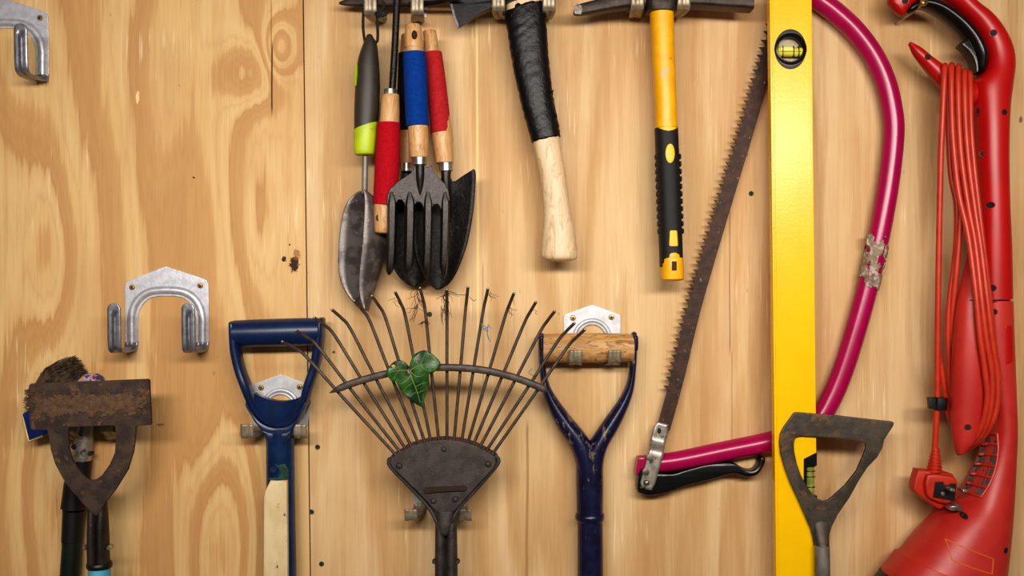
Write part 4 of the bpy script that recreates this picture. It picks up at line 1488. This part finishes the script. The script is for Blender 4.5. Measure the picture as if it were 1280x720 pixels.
mb.plate([(1004.6, 574), (1021.5, 566.5), (1021.5, 582), (1018, 584), (1009, 584), (1008.5, 619), (1021.5, 620), (1022, 626), (1004.6, 626)], 34, 46.4, bevel=.6)
fr_ = mb.build('vial_holder', m_blackgl, th)
mb = MB(F)
mb.tube([(1014, 582, 40), (1014.4, 621, 40)], 5.4, 18)
vl = mb.build('vial', m_vial2, fr_, label='dull green plumb vial')
mb = MB(F)
for y in (589, 596, 609):
    mb.box(1008.8, y, 1019.5, y + .8, 40, 45.7)
mb.build('vial_line', m_dark, vl)

# ------------------------------------------------------------------ triangular hoe on the right
F = Frame(66, -2.0)
z3 = lambda p: (780 + p[0] / 3, 480 + p[1] / 3)
th = thing('draw_hoe', 'grey brown triangular hoe head in front of the yellow level', 'hoe', F, (1045, 540, 66))
outer = [(636, 108), (645, 105), (780, 115), (900, 129), (1004, 140), (1012, 146), (1008, 158), (975, 208), (968, 240), (948, 275), (912, 312), (882, 358), (845, 425), (800, 490), (778, 535), (766, 580), (762, 606), (712, 606), (708, 580), (700, 545), (650, 430), (622, 370), (600, 310), (586, 260), (582, 218), (586, 185), (597, 163)]
hol = [(640, 206), (648, 198), (665, 195), (780, 202), (888, 216), (904, 222), (906, 236), (892, 275), (870, 325), (828, 378), (780, 422), (765, 434), (748, 438), (726, 431), (706, 412), (686, 386), (662, 340), (648, 300), (638, 255), (636, 225)]
mb = MB(F)
mb.plate([z3(p) for p in outer], 63, 68, holes=[[z3(p) for p in hol]], bevel=1.3)
mb.spindle([(1017.5, 652, 1036, 652, 66, 2.2), (1017, 668, 1035.5, 668, 69, 5.5), (1017.3, 682, 1034.5, 682, 72, 8.4)], sub=3, cap0=3)
mb.build('head', m_hoesteel, th)
mb = MB(F)
mb.spindle([(1016.3, 681, 1034.8, 681, 72, 9), (1016.5, 700, 1035.2, 700, 72, 9.3), (1016.5, 760, 1035.8, 760, 72, 9.6), (1016.5, 1050, 1037, 1050, 72, 10)], sub=3, cap0=1.5)
mb.build('ferrule', m_grey, th)

# ------------------------------------------------------------------ rusty push hoe on the left
F = Frame(78)
z48 = lambda p: (20 + p[0] / 4.8, 430 + p[1] / 4.8)
th = thing('push_hoe', 'rusted push hoe with soil caked blade and turquoise handle', 'hoe', F, (118, 510, 78))
outer = [(37, 482), (39, 479.5), (112, 476.5), (185, 473.5), (187.5, 475), (188.5, 500), (190, 529), (188, 531), (171, 532), (170, 545), (167.5, 564), (160.5, 587), (145, 612), (132, 628), (125, 641), (121, 645), (116, 641), (103.5, 628), (83, 604), (70, 580), (64.5, 562), (62, 546), (60, 537.5), (41, 537), (38.5, 535), (37, 505)]
hol = [(86, 536), (88, 533.5), (143, 531.5), (145, 533), (145.5, 550), (144.5, 565), (138, 580), (128, 594), (121, 599), (115, 600), (108, 597), (97, 585), (90.5, 573), (87, 560)]
mb = MB(F)
mb.plate(outer, 75, 81, holes=[hol], bevel=1.3)
hd = mb.build('head', m_rusthoe, th)
# caked soil: bumpy sheet on the blade face
mb = MB(F)
rows = []
for j in range(26):
    y = 487 + j * 1.45
    r = []
    for i in range(80):
        x = 39 + i * 1.86
        yy = y - (x - 112) * 0.035
        h = 82.0 + 1.6 * max(-.6, mnoise.noise(V((x * .09, y * .12, 2))) + .5 * mnoise.noise(V((x * .35, y * .35, 5)))) - (2.2 if j in (0, 25) or i in (0, 79) else 0)
        r.append(F.p(x, yy, h))
    rows.append(r)
mb.grid(rows)
keep = []
for f in mb.f:
    i0, j0 = f[0] % 80, f[0] // 80
    e_ = min(j0 / 9.0, (24 - j0) / 10.0, i0 / 6.0, (78 - i0) / 9.0)
    nz = mnoise.noise(V((i0 * .16, j0 * .16, 3))) + .6 * mnoise.noise(V((i0 * .5, j0 * .5, 8))) + .3 * random.uniform(-1, 1)
    if nz * .7 < e_ * 1.1 - 0.32 or nz < -0.35 and e_ > .12:
        keep.append(f)
mb.f = keep
mb.mi = [0] * len(keep)
mb.build('caked_soil', m_soil, hd)
mb = MB(F)
for _ in range(170):
    x, y = 37 + random.uniform(0, 22), random.uniform(487, 512)
    if random.random() < .6:
        x = 36 + random.uniform(0, 4)
    l_ = random.uniform(3, 7)
    a = random.uniform(2.2, 4.2)
    mb.tube([(x, y, 80), (x + math.cos(a) * l_ * .6, y + math.sin(a) * l_ * .5, 83), (x + math.cos(a) * l_, y + math.sin(a) * l_ * .9, 82)], [.35, .3, .15], 4)
mb.build('dry_fibres', m_soil, hd)
mb = MB(F)
for s_ in (-1, 1):
    c = 119 + s_ * 6.0
    mb.spindle([(c - 5.2, 622, c + 5.2, 622, 71, 5), (c - 6.2, 650, c + 6.2, 650, 70, 11), (c - 6.8, 680, c + 6.8, 680, 69, 13), (c - 7, 706, c + 7, 706, 68, 13)], sub=3)
sk = mb.build('socket', m_socket, th)
mb = MB(F)
for x in (104.5, 134):
    mb = MB(F)
    mb.turn(x, 686, [(3.4, 66), (3.2, 74), (2, 76), (.1, 76)], 14)
    mb.build('rivet', m_steel, sk)
mb = MB(F)
mb.spindle([(104.5, 706, 134.5, 706, 67, 15), (103.8, 709, 135.3, 709, 67, 16), (104.5, 712.5, 134.8, 712.5, 67, 15)], sub=3)
mb.build('collar', m_blackpl, th)
mb = MB(F)
mb.spindle([(106, 711, 133, 711, 67, 13.4), (106, 800, 133.5, 800, 67, 13.4), (106, 1080, 135, 1080, 67, 13.4)], sub=2)
mb.build('handle', m_turq, th)

# broom behind the push hoe
F = Frame(34, -19)
th = thing('broom', 'black poled broom with dark bristles behind the rusty push hoe', 'broom', F, (104, 540, 34))
blk = [(33, 517), (36, 514), (60, 498), (102, 474), (110, 470), (119, 467), (126, 471), (131, 486), (128, 497), (62, 543), (44, 550.5), (41.5, 549)]
mb = MB(F)
mb.plate(blk, 24, 48, bevel=3)
bk = mb.build('brush_block', m_bluebrush, th)
mb = MB(F)
mb.tube([(34, 517, 46), (38, 533, 47), (42.5, 549.5, 47), (60, 543, 47)], 1.5, 8, 1)
mb.build('gold_trim', m_gold, bk)
mb = MB(F)
mb.spindle([(103, 472, 107, 480, 42, 9), (112, 466.5, 116, 478, 42, 12), (121, 467, 125, 480, 42, 11), (127, 474, 129, 484, 42, 8)], cap0=2, cap1=2)
mb.build('end_sticker', m_sticker, bk)
mb = MB(F)
for _ in range(1500):
    u = random.random()
    d0 = random.uniform(24, 50)
    bx, by = 45 + 56 * u, 492 - 10 * u
    ex, ey = 91 + 17 * u ** 0.9 + random.gauss(0, 1.4), 447.5 + 24 * u ** 1.1 + random.gauss(0, 1.8)
    cut = random.choice((1, 1, 1, .92, .85, .7))
    ex, ey = bx + (ex - bx) * cut, by + (ey - by) * cut
    mx, my = (bx + ex) / 2 - 5 * (1 - u) + random.gauss(0, .9), (by + ey) / 2 - 9 * (1 - u) + random.gauss(0, .9)
    if random.random() < .02:
        ex += random.gauss(0, 6)
        ey += random.gauss(0, 6)
    mb.tube([(bx, by, d0), (mx, my, d0 + random.uniform(-1, 1)), (ex, ey, d0 + random.uniform(-2, 4))], [.75, .65, .3], 4, 2)
br = mb.build('bristles', m_bristle, th)
br['kind'] = 'stuff'
ax = lambda y: 105.5 - (y - 545) * 0.098
mb = MB(F)
mb.spindle([(ax(505) - 11, 505, ax(505) + 11, 505, 34, 11), (ax(540) - 12, 540, ax(540) + 12, 540, 34, 12), (ax(577) - 11.5, 577, ax(577) + 11.5, 577, 34, 11.5)], sub=3)
fe = mb.build('ferrule', m_worn, th)
mb = MB(F)
mb.turn(97, 557, [(3.4, 40), (3.2, 45.5), (1.4, 46), (.1, 45)], 14)
mb.build('rivet', m_socket, fe)
mb = MB(F)
mb.turn(115.5, 566, [(2.6, 34), (2.6, 42), (1.8, 43), (.1, 43)], 12)
mb.build('rivet', m_socket, fe)
mb = MB(F)
mb.spindle([(ax(577) - 12.5, 576, ax(577) + 12.5, 576, 34, 12.5), (ax(590) - 12, 590, ax(590) + 12, 590, 34, 12.5), (ax(604) - 12.5, 604, ax(604) + 12.5, 604, 34, 12.5)], sub=2, cap0=1)
mb.spindle([(81, 602, 108, 602, 34, 14), (76.5, 634, 106, 637, 34, 15)], sub=2, cap0=1, cap1=1)
mb.spindle([(79, 637, 105.5, 639, 34, 13.5), (77.5, 675, 102.5, 677, 34, 13.5)], sub=2, cap1=.6)
mb.build('pole_collar', m_blackpl, th)
mb = MB(F)
mb.spindle([(77.8, 676, 101.5, 677, 34, 12), (75, 725, 99, 725, 34, 12), (46, 1080, 70, 1080, 34, 12)], sub=2)
mb.build('pole', m_pole, th)

# ------------------------------------------------------------------ grass trimmer
F = Frame(50)
th = thing('grass_trimmer', 'red electric grass trimmer with black grip and coiled cable', 'grass trimmer', F, (1245, 0, 50))
mb = MB(F)
rows = [(1131, 19.5, 1111, -2, 46, 11), (1144, 4, 1124, -24, 46, 15), (1166, -5, 1156, -40, 46, 17), (1186, 4, 1192, -27, 46, 19), (1203, 19, 1217, 0, 46, 20), (1217, 35, 1238, 17, 46, 21), (1227, 52, 1253, 36, 46, 22),
        (1232, 70, 1263.5, 58, 46, 23), (1229, 88, 1267, 80, 46, 24), (1217, 104, 1264, 108, 46, 26), (1217, 130, 1260.5, 133, 46, 27), (1218, 165, 1258.5, 167, 46, 28), (1219, 205, 1258, 205, 46, 28), (1221, 256, 1259, 256, 46, 28),
        (1221, 310, 1261.5, 310, 46, 28), (1221, 374, 1263, 374, 46, 28)]
mb.spindle(rows, sub=4, n=36, e=2.5, cap0=4)
rows2 = [(1220, 376, 1263.3, 376, 46, 29), (1222, 440, 1265.5, 440, 46, 29), (1233, 500, 1267, 505, 46, 29), (1236, 535, 1267.3, 540, 46, 30), (1230, 566, 1266, 575, 46, 31), (1219, 592, 1264.5, 608, 46, 34), (1203, 618, 1262, 640, 46, 39),
         (1176, 640, 1258, 672, 48, 45), (1148, 667, 1253.5, 703, 50, 50), (1128, 690, 1249, 730, 52, 53), (1121, 697, 1247, 740, 52, 54)]
mb2 = MB(F)
mb2.spindle(rows2, sub=4, n=36, e=2.4)
allb = MB(F)
allb.add(mb.v, mb.f)
allb.add(mb2.v, mb2.f)
bvb = allb.bvh()
hs = mb.build('handle_housing', m_red, th)
mh = mb2.build('motor_housing', m_redold, th)
mb = MB(F)
mb.spindle([(1123, 691, 1248, 735, 52, 57), (1110, 708, 1246, 752, 52, 58), (1106, 714, 1245, 760, 52, 58), (1098, 728, 1240, 778, 52, 58)], sub=3, n=36, e=2.4)
mb.build('flange', m_redold, mh)
mb = MB(F)
mb.spindle([(1104, 715, 1246, 762, 52, 60), (1090, 740, 1238, 790, 52, 60), (1078, 800, 1236, 840, 52, 60)], sub=3, n=36, e=2.4, cap1=10)
mb.build('guard', m_blackpl, th)
# lower prong of the D handle and the lower cable hook
mb = MB(F)
mb.spindle([(1138.5, 57, 1141.5, 52.5, 46, 4), (1144, 68, 1153, 59.5, 46, 8), (1158, 86, 1169, 73, 46, 11), (1175, 107, 1189, 87, 46, 14), (1195, 124, 1210, 98, 46, 15), (1216, 132, 1226, 104, 46, 13), (1238, 134, 1244, 112, 46, 10)], sub=4, e=2.4, cap0=3)
hk = mb.build('front_prong', m_red, th)
bvp = mb.bvh()
mb = MB(F)
tr = [(1213, 300, 1222, 300, 66, 4), (1206, 330, 1230, 330, 68, 9), (1200.5, 358, 1234, 358, 70, 13), (1196, 380, 1236, 380, 71, 16), (1191.5, 430, 1238, 430, 72, 18), (1189.5, 480, 1236, 480, 72, 18), (1189.3, 525, 1229, 525, 72, 16), (1191.5, 552, 1219, 550, 73, 13), (1195, 565, 1208, 563, 74, 8)]
tr = [F.at(r[0], r[1], r[4]) + F.at(r[2], r[3], r[4]) + r[4:] for r in tr]
mb.spindle(tr, sub=4, n=28, cap1=5)
tg = mb.build('cable_hook', m_redold, th)
bvt = mb.bvh()
# black soft grip and trigger
mb = MB(F)
bg = catmull([(1137, 12.5, 5), (1147, 6, 6), (1158, 5.5, 7), (1172, 10.5, 8), (1187, 20.5, 8.5), (1202, 34, 9), (1215, 51, 9.5), (1223, 70, 9.5), (1223.5, 86, 7.5)], 5)
mb.tube([(x, y, 49) for x, y, r in bg], [r for x, y, r in bg], 18, 1, flat=2.1, roundcap=True)
gp = mb.build('soft_grip', m_blackgl, th)
mb = MB(F)
mb.plate([(1198.5, 57.5), (1202, 53), (1207, 49), (1214, 54), (1220, 66), (1220, 90), (1216.5, 93), (1215.5, 82), (1212, 73), (1206, 65)], 38, 60, bevel=1.8)
mb.build('trigger', m_blackgl, th)
# screw recesses
holes = [(1132, 1, bvb, hs), (1160, 71, bvp, hk), (1242, 41, bvb, hs), (1222.5, 139, bvb, hs), (1253.5, 141, bvb, hs), (1233.5, 191, bvb, hs), (1239.5, 256, bvb, hs), (1241.5, 360, bvb, hs), (1243, 390, bvb, mh), (1208.5, 534, bvt, tg), (1210, 647, bvb, mh), (1250.5, 684.5, bvb, mh)]
for x, y, b, par in holes:
    d = surf(b, F, x, y)
    if d is None:
        continue
    x, y = F.at(x, y, d)
    d = surf(b, F, x, y) or d
    dl, dr, dt_, db = (surf(b, F, x + a, y + c) or d for a, c in ((-4, 0), (4, 0), (0, -4), (0, 4)))
    gx, gy = (dr - dl) / 8, (db - dt_) / 8
    gx, gy = max(-1.5, min(1.5, gx)), max(-1.5, min(1.5, gy))
    r = 3.9
    mb = MB(F)
    rings = []
    for rr, off in ((r * 1.12, -.6), (r * 1.08, .35), (r * .98, .3), (r * .9, -.0)):
        rings.append([F.p(x + rr * math.cos(2 * math.pi * k / 20), y + rr * math.sin(2 * math.pi * k / 20), d + off + gx * rr * math.cos(2 * math.pi * k / 20) + gy * rr * math.sin(2 * math.pi * k / 20)) for k in range(20)])
    mb.rings(rings, cap=False)
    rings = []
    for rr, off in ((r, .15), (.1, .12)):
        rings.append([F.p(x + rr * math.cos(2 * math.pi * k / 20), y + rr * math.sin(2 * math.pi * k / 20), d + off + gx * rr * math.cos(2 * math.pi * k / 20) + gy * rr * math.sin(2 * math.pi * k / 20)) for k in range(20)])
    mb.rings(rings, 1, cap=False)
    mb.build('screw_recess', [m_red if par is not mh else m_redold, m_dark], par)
# vents
mb = MB(F)


def dtube(mb, pts, r, bv, off=0.0, n=8, sub=1):
    q = catmull(pts, sub)
    out = []
    for x, y in q:
        d = surf(bv, F, x, y)
        if d is None:
            d = out[-1][2] if out else 50
        out.append((x, y, d + off))
    mb.tube(out, r, n, 1, roundcap=True)


rt = [F.at(x, y, 57) for x, y in catmull([(1241, 541), (1240, 560), (1236, 580), (1228, 600), (1217, 617)], 6)]
lf_ = catmull([(1231, 542), (1226, 562), (1219, 580), (1211, 598), (1204.5, 614)], 6)
rows = []
for a, b in zip(lf_, rt):
    r = []
    for k in range(7):
        t_ = .05 + .95 * k / 6
        x, y = a[0] + (b[0] - a[0]) * t_, a[1] + (b[1] - a[1]) * t_
        d = surf(bvb, F, x, y) or 46
        r.append(F.p(x, y, d + .25))
    rows.append(r)
mb.grid(rows)
vg = mb.build('vent_opening', m_vent, mh)
mb = MB(F)
for i in range(7):
    t_ = i / 6
    k = min(len(lf_) - 1, int(t_ * (len(lf_) - 1)))
    a, b = lf_[k], rt[k]
    dtube(mb, [(a[0] + (b[0] - a[0]) * u, a[1] + (b[1] - a[1]) * u) for u in (.04, .3, .6, 1.02)], 1.9, bvb, .6, 8, 3)
dtube(mb, [(x + 1, y) for x, y in rt[::4]], 1.6, bvb, .3, 8, 3)
mb.build('vent_ribs', m_redold, mh)
mb = MB(F)
q4 = [F.at(x, y, 98) for x, y in [(1187, 677), (1214, 688), (1242, 699), (1239, 717), (1214, 709), (1190, 700), (1187, 677)]]
for a, b in zip(q4, q4[1:]):
    dtube(mb, [(a[0] + (b[0] - a[0]) * u / 6, a[1] + (b[1] - a[1]) * u / 6) for u in range(7)], .7, bvb, 0.1, 6)
mb.build('sticker_outline', m_orange, mh, label='orange outline of a worn sticker')
mb = MB(F)
dtube(mb, [(1234 + 29 * u / 12, 375.3) for u in range(13)], .9, bvb, -.1, 6)
dtube(mb, [(1197 + 36 * u / 10, 375) for u in range(11)], .7, bvt, -.1, 6)
mb.build('housing_seam', m_seam, hs)
mb = MB(F)
drape([(1244, 408), (1246, 406), (1253, 406), (1254.5, 408), (1254.5, 450), (1245, 454)], bvb, F, -0.2, mb, .9, .3)
mb.build('rating_panel', m_red, mh)

# cable
mb = MB(F)
r_ = 3.7
st = [
    [(1181, 92, 47), (1181, 82, 58), (1180.5, 92, 66), (1178.5, 140, 68), (1176, 200, 66), (1173.8, 300, 62), (1172.5, 380, 60), (1171.8, 450, 58), (1171.5, 500, 56), (1169.5, 540, 54), (1168, 566, 52)],
    [(1190, 96, 46), (1189.5, 81, 60), (1189, 94, 70), (1190, 150, 74), (1193, 195, 76), (1199, 245, 80), (1210, 293, 86), (1219, 360, 94), (1225, 420, 96), (1232, 470, 95), (1234, 500, 92), (1227, 532, 86), (1216, 550, 76), (1204, 556, 62)],
    [(1198.5, 98, 46), (1198, 83, 62), (1197.5, 100, 72), (1198.5, 150, 76), (1202, 200, 79), (1211, 262, 84), (1219, 305, 88), (1227, 375, 95), (1233, 425, 96), (1239.5, 465, 94), (1239.5, 500, 91), (1233, 530, 86), (1221, 550, 74), (1206, 560, 60)],
    [(1206.5, 104, 46), (1205.5, 89, 64), (1205.5, 106, 73), (1207, 155, 77), (1211, 205, 80), (1219, 265, 84), (1226, 310, 88), (1234, 375, 93), (1240, 425, 93), (1246.5, 470, 90), (1246, 505, 88), (1239, 530, 84), (1226, 549, 72), (1208, 562, 58)],
    [(1213.5, 108, 48), (1212.5, 91, 66), (1213, 108, 74), (1214, 160, 79), (1218, 210, 81), (1224, 262, 83), (1229, 305, 84), (1236, 365, 86), (1243, 430, 86), (1250, 475, 84)],
    [(1185, 100, 44), (1184, 88, 54), (1184, 110, 58), (1186, 170, 58), (1189, 220, 58), (1196, 258, 62), (1195, 310, 62), (1189, 360, 60), (1185, 400, 58), (1186, 450, 56), (1188, 495, 52), (1192, 530, 50)],
    [(1203, 150, 62), (1203, 210, 66), (1201, 255, 68), (1199, 300, 68), (1195, 345, 66), (1191, 385, 62), (1189, 440, 55), (1193, 500, 52)],
    [(1173, 440, 56), (1177, 465, 54), (1182, 495, 52), (1188, 524, 48), (1196, 540, 48)],
]
for s_ in st:
    mb.tube([F.at(*p) + (p[2],) for p in s_], r_ if s_ is not st[4] else 3.2, 12, 6)
# turns over the prong, lying side by side
cb = mb.build('power_cable', m_cable, th)
mb = MB(F)
mb.spindle([(1165, 495.5, 1180, 496.5, 57, 7), (1165, 504, 1179.5, 505, 57, 7.2), (1164.5, 511, 1179, 511.5, 56, 7)], sub=2, e=3.4, cap0=.6, cap1=.6)
mb.plate([(1157, 496), (1166, 496), (1166, 510.5), (1158, 510)], 52, 61, bevel=1.2)
mb.build('cable_clip', m_blackpl, cb)
mb = MB(F)
for i in range(7):
    y = 563 + i * 4.1
    w = 5.0 + i * .75
    mb.spindle([(1168.5 - i * .25 - w, y - 1.1, 1168.5 - i * .25 + w, y - .9, 52, w), (1168.5 - i * .25 - w, y + 1.1, 1168.5 - i * .25 + w, y + 1.3, 52, w)], sub=1, n=18, cap0=.7, cap1=.7)
mb.tube([(1168.5, 560, 52), (1166.5, 592, 52)], [4.5, 7.5], 14)
mb.plate([(1144, 588), (1148, 586), (1183, 590), (1190, 594), (1193, 602), (1192, 620), (1187, 627), (1174, 635), (1166, 633), (1146, 618), (1140, 613), (1139, 606)], 38, 58, bevel=4, sub=2)
mb.plate([(1153, 591), (1181, 592), (1189, 596), (1191, 606), (1189, 620), (1176, 627), (1160, 622), (1152, 614)], 54, 66, bevel=3.5, sub=2)
pg = mb.build('plug', m_plug, cb, label='red three pin plug')
mb = MB(F)
mb.plate([(1162, 599), (1172, 599), (1173, 602.5), (1179, 603), (1180, 601), (1188, 601.5), (1186, 623), (1159.5, 618)], 65, 67.5, bevel=.5)
mb.build('plug_face', m_blackpl, pg)
for x, y, w, h, l_ in ((1176, 606, 3.2, 1.8, 84), (1193, 608, 3.0, 1.9, 80), (1184, 631, 5.0, 2.6, 86)):
    mb = MB(F)
    if y < 620:
        mb.box(x - w, y - h, x + w, y + h, 60, l_)
    else:
        mb.box(x - 8, y - 5, x + 5, y + 1, 62, 80)
    mb.build('pin', m_steel, pg, bevel=.8)
mb = MB(F)
mb.turn(1171, 613.5, [(2.4, 67), (2.4, 68.4), (.1, 68.8)], 14)
mb.build('face_screw', m_steel, pg)

# brass screw the trimmer hangs from
F = Frame(60)
th = thing('hanging_screw', 'brass screw at the top edge under the red trimmer handle', 'screw', F, (1151, 8, 0))
mb = MB(F)
mb.tube([(1143, 14, 0), (1147, 10, 40), (1150.5, 6, 68)], 2.2, 10, 2)
mb.build('shank', m_steel, th)
mb = MB(F)
mb.turn(1151, 5.5, [(3, 66), (5, 69), (5, 70), (4, 71.6), (1.6, 72.4), (.1, 72.4)], 18)
mb.box(1148.4, 4.9, 1153.6, 6.1, 71, 72.9, 1)
mb.box(1150.4, 2.9, 1151.6, 8.1, 71, 72.95, 1)
mb.build('head', [m_brass, m_dark], th)

for o in bpy.data.objects:
    if '_L' in o:
        del o['_L']

# ------------------------------------------------------------------ light, world, camera
ld = bpy.data.lights.new('strip_light', 'AREA')
ld.shape = 'RECTANGLE'
ld.size = 1.5
ld.spread = math.radians(108)
ld.size_y = 0.13
ld.energy = 9.6
ld.color = (1.0, 0.945, 0.875)
lo = bpy.data.objects.new('strip_light', ld)
C.objects.link(lo)
lo.location = (0.05, -1.36, ZC + 0.36)
d = V((0.0, 0.0, ZC)) - lo.location
lo.rotation_euler = d.to_track_quat('-Z', 'Y').to_euler()

w = bpy.data.worlds.new('World')
bpy.context.scene.world = w
w.use_nodes = True
bg = w.node_tree.nodes['Background']
bg.inputs[0].default_value = (1.0, 0.88, 0.74, 1)
bg.inputs[1].default_value = 0.09

cd = bpy.data.cameras.new('camera')
cd.sensor_width = 36
cd.lens = 36 * D / 1280
cd.clip_start = 0.05
cam = bpy.data.objects.new('camera', cd)
C.objects.link(cam)
cam.location = (0, -D * 0.001, ZC)
cam.rotation_euler = (math.radians(90), 0, 0)
bpy.context.scene.camera = cam
vs_ = bpy.context.scene.view_settings
vs_.view_transform = 'Standard'
vs_.look = 'Medium High Contrast'
